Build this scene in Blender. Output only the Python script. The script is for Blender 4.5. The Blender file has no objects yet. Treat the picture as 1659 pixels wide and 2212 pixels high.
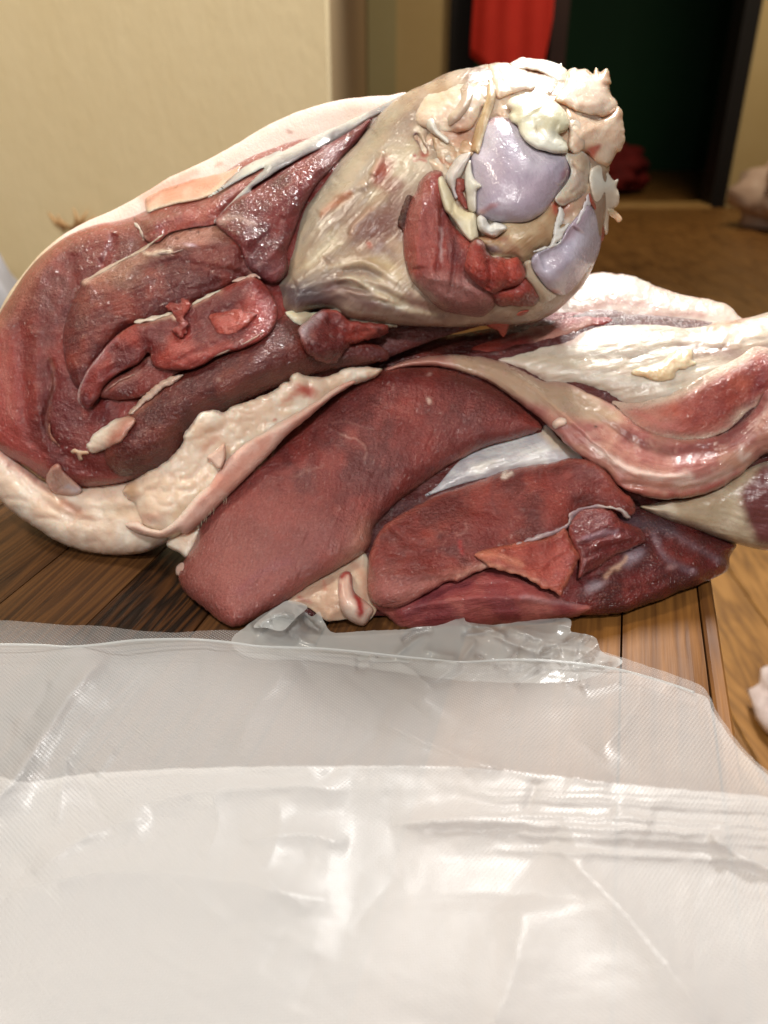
import bpy, math, random
import numpy as np
from mathutils import Vector, noise as mnoise

random.seed(4)
S = bpy.context.scene
COL = S.collection
R = math.radians

# ------------------------------------------------------------------ camera
PITCH = R(28.0); HC = 0.26; FPX = 1726.0
cam_d = bpy.data.cameras.new("camera"); cam = bpy.data.objects.new("camera", cam_d); COL.objects.link(cam)
cam.location = (0, 0, HC); cam.rotation_euler = (math.pi / 2 - PITCH, 0, 0)
cam_d.sensor_fit = 'VERTICAL'; cam_d.sensor_height = 36.0; cam_d.lens = 18.0 * FPX / 1106.0
cam_d.clip_start = 0.01; cam_d.clip_end = 60
cam_d.dof.use_dof = True; cam_d.dof.focus_distance = 0.42; cam_d.dof.aperture_fstop = 7.2
S.camera = cam

# ------------------------------------------------------------------ world and lamps
W = bpy.data.worlds.new("World"); S.world = W; W.use_nodes = True
bg = W.node_tree.nodes['Background']; bg.inputs[0].default_value = (1.0, 0.93, 0.84, 1); bg.inputs[1].default_value = 0.15

def lamp(name, loc, target, size, power, color, sy=None):
    d = bpy.data.lights.new(name, 'AREA'); d.energy = power; d.color = color
    d.shape = 'RECTANGLE' if sy else 'DISK'; d.size = size
    if sy: d.size_y = sy
    o = bpy.data.objects.new(name, d); COL.objects.link(o); o.location = loc
    o.rotation_euler = (Vector(target) - Vector(loc)).to_track_quat('-Z', 'Y').to_euler()
    return o
lamp("ceiling_lamp_behind", (0.40, 1.60, 1.46), (0, .35, 0), 0.30, 52, (1.0, 0.97, 0.93))
lamp("ceiling_lamp_front", (0.12, -0.50, 1.10), (0.02, .45, .1), 0.10, 12.5, (1.0, 0.97, 0.94))
lamp("added_side_fill", (-0.62, -0.62, 0.78), (0, .45, .1), 0.09, 4.2, (1.0, 0.97, 0.94))  # added light, gives the front of the meat sparkle and fill
lamp("added_wall_fill", (-1.2, 0.55, 2.0), (-.9, 1.7, .3), 0.4, 34, (1.0, 0.90, 0.74))  # added light to brighten the left wall
lamp("hall_lamp", (1.9, 4.3, 2.1), (1.6, 5.2, -.4), 0.5, 30, (1.0, 0.82, 0.58))
S.view_settings.view_transform = 'Standard'; S.view_settings.look = 'None'; S.view_settings.exposure = -0.08
S.cycles.transparent_max_bounces = 16
S.cycles.max_bounces = 8

# ------------------------------------------------------------------ numeric helpers
F_ = np.array((0, math.cos(PITCH), -math.sin(PITCH))); U_ = np.array((0, math.sin(PITCH), math.cos(PITCH)))
R_ = np.array((1.0, 0, 0)); C_ = np.array((0, 0, HC)); Z0 = 0.5; PX = Z0 / FPX

def point(u, v, w):
    """trace coordinates (u right, v down, w away), 0.29 mm per unit, to metres"""
    u = np.asarray(u, float); v = np.asarray(v, float)
    Z = (Z0 + np.asarray(w, float) * PX)[..., None]
    return C_ + Z * (F_ + ((u - 829.5) / FPX)[..., None] * R_ - ((v - 1106) / FPX)[..., None] * U_)

def on_plane(u, v, z):
    u = np.asarray(u, float); v = np.asarray(v, float)
    d = F_ + ((u - 829.5) / FPX)[..., None] * R_ - ((v - 1106) / FPX)[..., None] * U_
    t = (np.asarray(z) - HC) / d[..., 2]
    return C_ + t[..., None] * d

def lin(h):
    if not isinstance(h, str): return np.array(h, float)
    c = np.array([int(h[i:i + 2], 16) for i in (0, 2, 4)]) / 255.0
    return np.where(c <= .04045, c / 12.92, ((c + .055) / 1.055) ** 2.4)

def vn(x, y, seed=0):
    xi = np.floor(x).astype(np.int64); yi = np.floor(y).astype(np.int64)
    fx = x - xi; fy = y - yi
    fx = fx * fx * fx * (fx * (fx * 6 - 15) + 10); fy = fy * fy * fy * (fy * (fy * 6 - 15) + 10)
    def h(a, b):
        n = (a * 374761393 + b * 668265263 + seed * 974711) & 0xffffffff
        n = ((n ^ (n >> 13)) * 1274126177) & 0xffffffff
        n = ((n ^ (n >> 16)) * 2246822519) & 0xffffffff
        return ((n ^ (n >> 15)) & 0xffff) / 65535.0
    a = h(xi, yi); b = h(xi + 1, yi); c = h(xi, yi + 1); d = h(xi + 1, yi + 1)
    return (a + (b - a) * fx) * (1 - fy) + (c + (d - c) * fx) * fy      # 0..1

def fbm(x, y, seed=0, oct=4, gain=.5):
    t = 0; a = 1.0; n = 0
    for i in range(oct):
        t = t + a * vn(x * 2 ** i + 17.3 * i, y * 2 ** i - 9.1 * i, seed + i); n += a; a *= gain
    return t / n * 2 - 1                                             # -1..1

def sm(x): x = np.clip(x, 0, 1); return x * x * (3 - 2 * x)

def crv(pts, k=5, closed=True):
    p = np.array(pts, float); n = len(p); out = []
    rng = range(n) if closed else range(n - 1)
    for i in rng:
        if closed: a, b, c, d = p[i - 1], p[i], p[(i + 1) % n], p[(i + 2) % n]
        else: a, b, c, d = p[max(i - 1, 0)], p[i], p[i + 1], p[min(i + 2, n - 1)]
        for t in np.arange(k) / k:
            out.append(.5 * (2 * b + (c - a) * t + (2 * a - 5 * b + 4 * c - d) * t * t + (3 * b - a - 3 * c + d) * t ** 3))
    if not closed: out.append(p[-1])
    return np.array(out)

def segdist(u, v, poly, closed):
    """distance, and arclength fraction of the nearest point"""
    best = np.full(u.shape, 1e18); frac = np.zeros(u.shape)
    n = len(poly); m = n if closed else n - 1
    for i in range(m):
        a = poly[i]; b = poly[(i + 1) % n]; d = b - a; L = d @ d
        if L < 1e-12: continue
        t = np.clip(((u - a[0]) * d[0] + (v - a[1]) * d[1]) / L, 0, 1)
        q = (u - a[0] - t * d[0]) ** 2 + (v - a[1] - t * d[1]) ** 2
        k = q < best; best = np.where(k, q, best); frac = np.where(k, (i + t) / m, frac)
    return np.sqrt(best), frac

def sdf(u, v, poly):
    d, _ = segdist(u, v, poly, True); ins = np.zeros(u.shape, bool); n = len(poly)
    for i in range(n):
        a = poly[i]; b = poly[(i + 1) % n]
        if a[1] == b[1]: continue
        c = ((a[1] > v) != (b[1] > v)) & (u < (b[0] - a[0]) * (v - a[1]) / (b[1] - a[1]) + a[0]); ins ^= c
    return np.where(ins, d, -d)

def tps(ctrl):
    c = np.array(ctrl, float); P = c[:, :2] / 500.0; n = len(c)
    def k(r2): return np.where(r2 > 1e-12, .5 * r2 * np.log(np.maximum(r2, 1e-12)), 0)
    K = k(((P[:, None] - P[None]) ** 2).sum(-1)) + np.eye(n) * .02
    A = np.zeros((n + 3, n + 3)); A[:n, :n] = K; A[:n, n] = 1; A[:n, n + 1:] = P; A[n, :n] = 1; A[n + 1:, :n] = P.T
    x = np.linalg.solve(A, np.concatenate([c[:, 2], np.zeros(3)]))
    def f(u, v):
        a = np.asarray(u) / 500.0; b = np.asarray(v) / 500.0; t = x[n] + x[n + 1] * a + x[n + 2] * b
        for i in range(n): t = t + x[i] * k((a - P[i, 0]) ** 2 + (b - P[i, 1]) ** 2)
        return t
    return f

# frames in which the outlines were traced
def fr(ox, oy, s): return lambda *p: [(ox + s * a, oy + s * b) for a, b in p]
A1 = fr(0, 181.9, .3655); A2 = fr(545.8, 91, .3015); A3 = fr(909.6, 91, .3015)
A4 = fr(0, 697.4, .4021); A5 = fr(363.8, 758, .4021); A6 = fr(992, 576, .4021)
def D(*p): return list(p)

# ------------------------------------------------------------------ object helpers
def tag(o, label=None, cat=None, group=None, kind=None):
    for k, x in (('label', label), ('category', cat), ('group', group), ('kind', kind)):
        if x: o[k] = x
    return o

def empty(name, loc, label, cat, group=None):
    o = bpy.data.objects.new(name, None); COL.objects.link(o); o.location = loc; o.empty_display_size = .03
    return tag(o, label, cat, group)

def mesh_obj(name, verts, faces, mat, parent=None, smooth=True, cols=None, uvs=None):
    verts = np.asarray(verts, np.float32)
    if parent is not None: verts = verts - np.array(root_loc(parent), np.float32)
    me = bpy.data.meshes.new(name)
    if isinstance(faces, np.ndarray):
        nf, k = faces.shape
        me.vertices.add(len(verts)); me.vertices.foreach_set('co', verts.ravel())
        me.loops.add(nf * k); me.loops.foreach_set('vertex_index', faces.astype(np.int32).ravel())
        me.polygons.add(nf); me.polygons.foreach_set('loop_start', np.arange(0, nf * k, k, dtype=np.int32))
        me.update(calc_edges=True)
    else:
        me.from_pydata([tuple(map(float, p)) for p in verts], [], faces); me.update()
    me.polygons.foreach_set('use_smooth', [smooth] * len(me.polygons))
    if cols is not None:
        a = me.color_attributes.new('Col', 'FLOAT_COLOR', 'POINT'); a.data.foreach_set('color', np.asarray(cols, np.float32).ravel())
    if uvs is not None:
        a = me.attributes.new('fib', 'FLOAT2', 'POINT'); a.data.foreach_set('vector', np.asarray(uvs, np.float32).ravel())
    me.validate()
    o = bpy.data.objects.new(name, me); COL.objects.link(o); me.materials.append(mat)
    if parent is not None: o.parent = parent
    return o

def root_loc(o):
    v = Vector((0, 0, 0))
    while o is not None: v += o.location; o = o.parent
    return v

# ------------------------------------------------------------------ node helpers
def mat_new(name):
    m = bpy.data.materials.new(name); m.use_nodes = True; nt = m.node_tree
    return m, nt, nt.nodes['Principled BSDF']
def nd(nt, t, **kw):
    n = nt.nodes.new(t)
    for k, x in kw.items():
        if k.startswith('i_'):
            key = k[2:]; n.inputs[int(key) if key.isdigit() else key].default_value = x
        else: setattr(n, k, x)
    return n
def ramp(nt, fac, stops):
    r = nt.nodes.new('ShaderNodeValToRGB'); e = r.color_ramp.elements
    while len(e) < len(stops): e.new(.5)
    for q, (p, c) in zip(e, stops): q.position = p; q.color = (*lin(c), 1) if isinstance(c, str) else (c, c, c, 1)
    nt.links.new(fac, r.inputs[0]); return r
def math_n(nt, op, a, b=None):
    n = nd(nt, 'ShaderNodeMath', operation=op)
    for i, x in enumerate((a, b)):
        if x is None: continue
        if hasattr(x, 'links'): nt.links.new(x, n.inputs[i])
        else: n.inputs[i].default_value = x
    return n.outputs[0]

def flesh(name, rough=(.22, .5), sss=.15, rad=(.006, .002, .0012), fib=(3, 34), fibd=.0007, grain=(420, .0003), mott=.22,
          coat=.0, spec=.5, spark=(260, .0012), tint=1.0, speck=0, coatr=.06):
    m, nt, b = mat_new(name); L = nt.links.new
    at = nd(nt, 'ShaderNodeAttribute', attribute_name='Col')
    uv = nd(nt, 'ShaderNodeAttribute', attribute_name='fib')
    tc = nd(nt, 'ShaderNodeTexCoord')
    mp = nd(nt, 'ShaderNodeMapping'); mp.inputs['Scale'].default_value = (fib[0], fib[1], 1); L(uv.outputs['Vector'], mp.inputs['Vector'])
    fn = nd(nt, 'ShaderNodeTexNoise', i_Scale=1.0, i_Detail=4.0, i_Roughness=.6, i_Distortion=.5); L(mp.outputs[0], fn.inputs['Vector'])
    gn = nd(nt, 'ShaderNodeTexNoise', i_Scale=grain[0], i_Detail=3.0, i_Roughness=.6); L(tc.outputs['Object'], gn.inputs['Vector'])
    ln = nd(nt, 'ShaderNodeTexNoise', i_Scale=60.0, i_Detail=5.0, i_Roughness=.65); L(tc.outputs['Object'], ln.inputs['Vector'])
    # colour variation along the fibres and in soft patches
    s = math_n(nt, 'ADD', math_n(nt, 'MULTIPLY', fn.outputs['Fac'], 1.0), math_n(nt, 'MULTIPLY', ln.outputs['Fac'], .8))
    s = math_n(nt, 'ADD', math_n(nt, 'MULTIPLY', math_n(nt, 'SUBTRACT', s, .9), 2 * mott), 1.0); s = math_n(nt, 'MULTIPLY', s, tint)
    mx = nd(nt, 'ShaderNodeVectorMath', operation='SCALE'); L(at.outputs['Color'], mx.inputs[0]); L(s, mx.inputs['Scale'])
    if speck:      # fine pale grain of the cut fibres
        sn = nd(nt, 'ShaderNodeTexNoise', i_Scale=820.0, i_Detail=3.0, i_Roughness=.7); L(tc.outputs['Object'], sn.inputs['Vector'])
        s2 = nd(nt, 'ShaderNodeTexNoise', i_Scale=90.0, i_Detail=3.0); L(tc.outputs['Object'], s2.inputs['Vector'])
        q = nd(nt, 'ShaderNodeMapRange'); q.inputs[1].default_value = .52; q.inputs[2].default_value = .72; L(sn.outputs['Fac'], q.inputs[0])
        g = nd(nt, 'ShaderNodeMapRange'); g.inputs[1].default_value = .35; g.inputs[2].default_value = .65; L(s2.outputs['Fac'], g.inputs[0])
        pm = nd(nt, 'ShaderNodeMixRGB'); L(math_n(nt, 'MULTIPLY', math_n(nt, 'MULTIPLY', q.outputs[0], g.outputs[0]), speck), pm.inputs[0]); L(mx.outputs[0], pm.inputs[1]); pm.inputs[2].default_value = (.46, .19, .14, 1)
        dk = nd(nt, 'ShaderNodeMapRange'); dk.inputs[1].default_value = .5; dk.inputs[2].default_value = .28; L(sn.outputs['Fac'], dk.inputs[0])
        pd = nd(nt, 'ShaderNodeMixRGB'); L(math_n(nt, 'MULTIPLY', dk.outputs[0], speck * .9), pd.inputs[0]); L(pm.outputs[0], pd.inputs[1]); pd.inputs[2].default_value = (.05, .008, .006, 1)
        L(pd.outputs[0], b.inputs['Base Color'])
    else: L(mx.outputs[0], b.inputs['Base Color'])
    rr = nd(nt, 'ShaderNodeMapRange'); rr.inputs[1].default_value = .3; rr.inputs[2].default_value = .7
    rr.inputs[3].default_value = rough[0]; rr.inputs[4].default_value = rough[1]; L(ln.outputs['Fac'], rr.inputs[0]); L(rr.outputs[0], b.inputs['Roughness'])
    b1 = nd(nt, 'ShaderNodeBump', i_Strength=1.0, i_Distance=fibd); L(fn.outputs['Fac'], b1.inputs['Height'])
    b2 = nd(nt, 'ShaderNodeBump', i_Strength=1.0, i_Distance=grain[1]); L(gn.outputs['Fac'], b2.inputs['Height']); L(b1.outputs[0], b2.inputs['Normal'])
    L(b2.outputs[0], b.inputs['Normal'])
    b.inputs['Subsurface Weight'].default_value = sss; b.inputs['Subsurface Radius'].default_value = rad
    b.inputs['Subsurface Scale'].default_value = 1.0
    b.inputs['Specular IOR Level'].default_value = spec
    if coat:
        b.inputs['Coat Weight'].default_value = coat; b.inputs['Coat Roughness'].default_value = coatr; b.inputs['Coat IOR'].default_value = 1.5
        kn = nd(nt, 'ShaderNodeTexNoise', i_Scale=spark[0], i_Detail=2.0, i_Roughness=.5, i_Distortion=.4); L(tc.outputs['Object'], kn.inputs['Vector'])
        b3 = nd(nt, 'ShaderNodeBump', i_Strength=1.0, i_Distance=spark[1]); L(kn.outputs['Fac'], b3.inputs['Height']); L(b1.outputs[0], b3.inputs['Normal'])
        L(b3.outputs[0], b.inputs['Coat Normal'])
    return m

M_MUSCLE = flesh('raw_muscle', rough=(.38, .6), sss=.2, rad=(.006, .0012, .0008), fib=(5, 18), fibd=.0006, grain=(560, .0006), mott=.16, coat=1.0, spec=.2, tint=1.0, speck=.34, spark=(430, .0032), coatr=.13)
M_DRYMUS = flesh('dry_muscle', rough=(.36, .6), sss=.12, fib=(4, 22), fibd=.0006, grain=(800, .0004), mott=.12, spec=.25, coat=.35, spark=(420, .0014), speck=.25)
M_FAT = flesh('white_fat', rough=(.22, .45), sss=.6, rad=(.009, .005, .0035), fib=(6, 7), fibd=.0004, grain=(300, .0003), mott=.05, tint=.97, coat=.35, spec=.5)
M_FASCIA = flesh('fascia', rough=(.18, .45), sss=.4, rad=(.007, .003, .002), fib=(2.0, 14), fibd=.0004, grain=(300, .0003), mott=.08, tint=.88, coat=.3, spec=.5)
M_CART = flesh('cartilage', rough=(.28, .5), sss=.35, rad=(.006, .005, .004), fib=(6, 7), fibd=.0004, grain=(500, .00018), mott=.09, tint=1.0)
M_BONE = flesh('joint_surface', rough=(.16, .34), sss=.3, rad=(.006, .004, .005), fib=(3, 4), fibd=.0007, grain=(330, .00035), mott=.1, coat=.5, tint=1.0, coatr=.1, spark=(420, .0007))
M_SKIN = flesh('pig_skin', rough=(.42, .62), sss=.3, rad=(.006, .003, .002), fib=(14, 14), fibd=.0005, grain=(700, .00025), mott=.08, spec=.35, tint=.9)

# ------------------------------------------------------------------ the sculpting machine
BU0, BV0, BST, BNU, BNV = -240, 60, 3, 790, 460
gu, gv = np.meshgrid(BU0 + BST * np.arange(BNU), BV0 + BST * np.arange(BNV))
class Body:
    """one top-level thing; keeps the depth of what has been laid on it so far"""
    def __init__(self, root, ctrl):
        self.root = root; self.base = tps(ctrl); self.buf = self.base(gu, gv)

def blur(a, k):
    if k < 1: return a
    k = int(k)
    for ax in (0, 1):
        for _ in range(2):
            p = np.pad(a, [(k + 1, k) if i == ax else (0, 0) for i in (0, 1)], mode='edge'); c = np.cumsum(p, axis=ax)
            a = (np.take(c, range(2 * k + 1, p.shape[ax]), ax) - np.take(c, range(0, p.shape[ax] - 2 * k - 1), ax)) / (2 * k + 1)
    return a
def samp(a, u, v):
    x = np.clip((u - BU0) / BST, 0, BNU - 1.001); y = np.clip((v - BV0) / BST, 0, BNV - 1.001)
    i = x.astype(int); j = y.astype(int); fx = x - i; fy = y - j
    return (a[j, i] * (1 - fx) + a[j, i + 1] * fx) * (1 - fy) + (a[j + 1, i] * (1 - fx) + a[j + 1, i + 1] * fx) * fy

def family(ca, cb, n, cols, wd, st, seed, ht=(2, 5)):
    """strands fanned between two guide curves: paint strokes and ridges"""
    rn = random.Random(seed); A = crv(ca, 5, False); B = crv(cb, 5, False); k = 7
    ia = lambda C, t: np.array([np.interp(t * (len(C) - 1), range(len(C)), C[:, j]) for j in (0, 1)])
    P = []; Q = []
    for i in range(n):
        t = rn.random(); a0 = rn.uniform(0, .35); a1 = rn.uniform(.6, 1.0)
        pts = [tuple(ia(A, s) * (1 - t) + ia(B, s) * t + np.array((rn.uniform(-4, 4), rn.uniform(-4, 4)))) for s in np.linspace(a0, a1, k)]
        w = rn.uniform(*wd); P.append(('s', pts, w, rn.choice(cols), .62 * rn.uniform(*st))); Q.append((pts, w * 1.2, .45 * rn.choice((-1, 1, 1)) * rn.uniform(*ht)))
    return P, Q

def seam(body, pts, w, c, mat, on=3, H=5, lift=2, name='seam'):
    """a thin ribbon of membrane along a line, tapering at both ends"""
    C = crv(pts, 3, False); T = np.gradient(C, axis=0); T /= np.maximum(np.linalg.norm(T, axis=1), 1e-6)[:, None]
    N = np.stack([-T[:, 1], T[:, 0]], 1); t = np.linspace(0, 1, len(C)); ww = (w * (.25 + .75 * np.sin(math.pi * t) ** .5) * (1 + .4 * np.sin(t * 17 + w)))[:, None]
    out = [tuple(p) for p in C + N * ww] + [tuple(p) for p in (C - N * ww)[::-1]]
    return part(body, name, out, mat, c, H=H, Rd=max(w, 2.5), Hb=4, on=on, lift=lift, step=1.5, rag=1.0, ragf=7, k=2)

SEED = [10]
SOFT = {'tendon_sheet', 'connective_tissue', 'fat_lump', 'loose_fat', 'silver_skin', 'pink_muscle', 'inner_muscle', 'white_fascia', 'cavity_shade_patch', 'red_strip'}
def part(body, name, outline, mat, c, H=20, Rd=20, Hb=12, Rb=None, on=None, lift=0, step=3, rag=0, ragf=30, lump=0, lumpf=40,
         ang=0, conc=False, bil=False, soft=None, ridges=(), paint=(), fibamp=0, fibf=9, fibc=.0, parent=None, cmix=None, clip=False, dome=0, tilt=None, k=5, label=None, fibmask=None):
    SEED[0] += 7; sd = SEED[0]
    if soft is None: soft = .9 if name in SOFT else (0 if on is None else .35)
    poly = crv(outline, k)
    lo = poly.min(0) - 3 * step - rag; hi = poly.max(0) + 3 * step + rag
    us = np.arange(math.floor(lo[0] / step), math.ceil(hi[0] / step) + 1) * step
    vs = np.arange(math.floor(lo[1] / step), math.ceil(hi[1] / step) + 1) * step
    u, v = np.meshgrid(us.astype(float), vs.astype(float))
    s = sdf(u, v, poly)
    if rag: s = s + rag * fbm(u / ragf, v / ragf, sd, 4)
    cell = (s[:-1, :-1] + s[1:, :-1] + s[:-1, 1:] + s[1:, 1:]) > 0
    # keep cells, find used and boundary vertices
    use = np.zeros(s.shape, int)
    for a, b in ((0, 0), (0, 1), (1, 0), (1, 1)): use[a:a + cell.shape[0], b:b + cell.shape[1]] += cell
    bnd = (use > 0) & (use < 4)
    gy, gx = np.gradient(s, step); g2 = np.maximum(gx * gx + gy * gy, .2)
    mvx = np.clip(-s * gx / g2, -1.3 * step, 1.3 * step); mvy = np.clip(-s * gy / g2, -1.3 * step, 1.3 * step)
    u = np.where(bnd, u + mvx, u); v = np.where(bnd, v + mvy, v); s = np.where(bnd, 0, np.maximum(s, 0))
    idx = -np.ones(s.shape, int); on_ = use > 0; n = on_.sum(); idx[on_] = np.arange(n)
    U, V, SD, B = u[on_], v[on_], s[on_], bnd[on_]
    base = body.base(U, V) if on is None else samp(blur(body.buf, on), U, V)
    if tilt is not None: base = base + tps(tilt)(U, V)
    base = base - lift
    prof = lambda r: np.sqrt(np.maximum(0, 1 - (1 - np.clip(SD / r, 0, 1)) ** 2))
    def dome_(r):                      # rounded rim, and no crease where the rims would meet
        pg = np.where(on_, (1 - soft) * np.sqrt(np.maximum(0, 1 - (1 - np.clip(s / r, 0, 1)) ** 2)) + soft * sm(s / r), 0); kk = max(1, int(r * .4 / step))
        q = blur(pg, kk) / np.maximum(blur(on_ * 1.0, kk), .05); w = sm(s / (r * .7)); return (pg * (1 - w) + q * w)[on_]
    h = H * dome_(Rd)
    if dome: h = h + dome * sm(SD / max(SD.max(), 1))
    em = sm(SD / 9)
    ca, sa = math.cos(R(ang)), math.sin(R(ang))
    wu = U + 10 * fbm(U / 90, V / 90, sd + 3, 3); wv = V + 10 * fbm(U / 90, V / 90, sd + 4, 3)
    if conc: fa = (wu * ca + wv * sa) / 100; fb = SD / 100
    else: fa = (wu * ca + wv * sa) / 100; fb = (-wu * sa + wv * ca) / 100
    if lump and bil: h = h + em * lump * (2.4 * np.abs(fbm(U / lumpf, V / lumpf, sd + 1, 2)) + .5 * np.abs(fbm(U / lumpf * 2.6, V / lumpf * 2.6, sd + 6, 2)) - .6)
    elif lump: h = h + em * lump * fbm(U / lumpf, V / lumpf, sd + 1, 3)
    fibn = fbm(fa * 100 / (fibf * 7), fb * 100 / fibf, sd + 2, 3)
    if fibamp: h = h + em * fibamp * .6 * fibn
    for pts, wd, ht in ridges:
        d, t = segdist(U + 3 * fbm(U / 25, V / 25, sd + 8, 3), V + 3 * fbm(U / 25, V / 25, sd + 9, 3), crv(pts, 5, False), False)
        h = h + np.minimum(em * 1.0, 1) * ht * np.exp(-(d / wd) ** 2) * (sm(np.minimum(t, 1 - t) * 8 + .25))
    # ---- colour of the tissue, plus any highlight put into the paint
    c = [lin(x) for x in (c if isinstance(c, (list, tuple)) and not isinstance(c[0], float) else [c])]
    cc = np.tile(c[0], (n, 1))
    for q, ex in enumerate(c[1:]):
        m = sm(.5 + 1.4 * fbm(U / 55, V / 55, sd + 20 + q, 4))[:, None]
        cc = cc * (1 - m) + ex * m
    if fibc: cc = cc * (1 + fibc * fibn[:, None])
    pu = U + 6 * fbm(U / 22, V / 22, sd + 12, 4); pv = V + 6 * fbm(U / 22, V / 22, sd + 13, 4)
    for p in paint:
        if p[0] == 's':       # stroke: points, width, colour, strength
            d, t = segdist(pu, pv, crv(p[1], 5, False), False); m = p[4] * np.exp(-(d / p[2]) ** 2)
        elif p[0] == 'b':     # blot: centre, rx, ry, angle, colour, strength
            (x, y), rx, ry, a = p[1], p[2], p[5] if False else p[3], R(p[4]); dx, dy = pu - x, pv - y
            e = ((dx * math.cos(a) + dy * math.sin(a)) / rx) ** 2 + ((-dx * math.sin(a) + dy * math.cos(a)) / ry) ** 2
            m = p[6] * np.exp(-e ** 1.5); p = (0, 0, 0, p[5])
        elif p[0] == 'e':     # along the edge: width, colour, strength
            m = p[3] * np.exp(-(SD / p[1]) ** 2); p = (0, 0, 0, p[2])
        elif p[0] == 'f':     # streaks along the fibres: freq, threshold, colour, strength
            q = fbm(fa * 100 / (p[1] * 9), fb * 100 / p[1], sd + 31, 3); m = p[4] * sm((q - p[2]) / .3)
        elif p[0] == 'n':     # mottle: scale, threshold, colour, strength
            q = fbm(U / p[1], V / p[1], sd + 37, 4); m = p[4] * sm((q - p[2]) / .3)
        elif p[0] == 'p':     # patch outline, softness, colour, strength
            m = p[4] * sm(.5 + sdf(pu, pv, crv(p[1], 4)) / p[2] * .5)
        m = np.clip(m, 0, 1)[:, None]; cc = cc * (1 - m) + lin(p[3]) * m
    front = base - np.where(B, 0, h)
    wb = base + np.where(B, 0, Hb * prof(Rb or Rd) + .4)
    # remember the new front
    bi = np.clip(np.round((U - BU0) / BST).astype(int), 0, BNU - 1); bj = np.clip(np.round((V - BV0) / BST).astype(int), 0, BNV - 1)
    body.buf[bj, bi] = front
    vf = point(U, V, front); inn = ~B; vb = point(U[inn], V[inn], wb[inn])
    verts = np.concatenate([vf, vb])
    if clip: verts[:, 2] = np.maximum(verts[:, 2], .0015)
    bidx = np.arange(n); bidx[inn] = n + np.arange(inn.sum())
    jj, ii = np.nonzero(cell)
    q = np.stack([idx[jj, ii], idx[jj + 1, ii], idx[jj + 1, ii + 1], idx[jj, ii + 1]], 1)
    qb = bidx[q][:, ::-1]
    okb = ~np.all(B[q], axis=1)
    faces = np.concatenate([q, qb[okb]])
    col4 = np.concatenate([np.clip(cc, 0, .95), np.ones((n, 1))], 1); col4 = np.concatenate([col4, col4[inn]])
    uv = np.stack([fa, fb], 1); uv = np.concatenate([uv, uv[inn]])
    o = mesh_obj(name, verts, faces, mat, parent or body.root, True, col4, uv)
    if label: o['label'] = label
    return o

# ================================================================== the room
def simple(name, col, rough=.6, col2=None, scale=3.0, bump=0, bscale=60, stretch=(1, 1, 1), spec=.4):
    m, nt, b = mat_new(name); L = nt.links.new
    tc = nd(nt, 'ShaderNodeTexCoord'); mp = nd(nt, 'ShaderNodeMapping'); mp.inputs['Scale'].default_value = stretch; L(tc.outputs['Object'], mp.inputs[0])
    n = nd(nt, 'ShaderNodeTexNoise', i_Scale=scale, i_Detail=5.0, i_Roughness=.6); L(mp.outputs[0], n.inputs['Vector'])
    r = ramp(nt, n.outputs['Fac'], [(.3, col), (.7, col2 or col)]); L(r.outputs[0], b.inputs['Base Color'])
    b.inputs['Roughness'].default_value = rough; b.inputs['Specular IOR Level'].default_value = spec
    if bump:
        n2 = nd(nt, 'ShaderNodeTexNoise', i_Scale=bscale, i_Detail=4.0); L(mp.outputs[0], n2.inputs['Vector'])
        bp = nd(nt, 'ShaderNodeBump', i_Distance=bump); L(n2.outputs['Fac'], bp.inputs['Height']); L(bp.outputs[0], b.inputs['Normal'])
    return m

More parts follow.
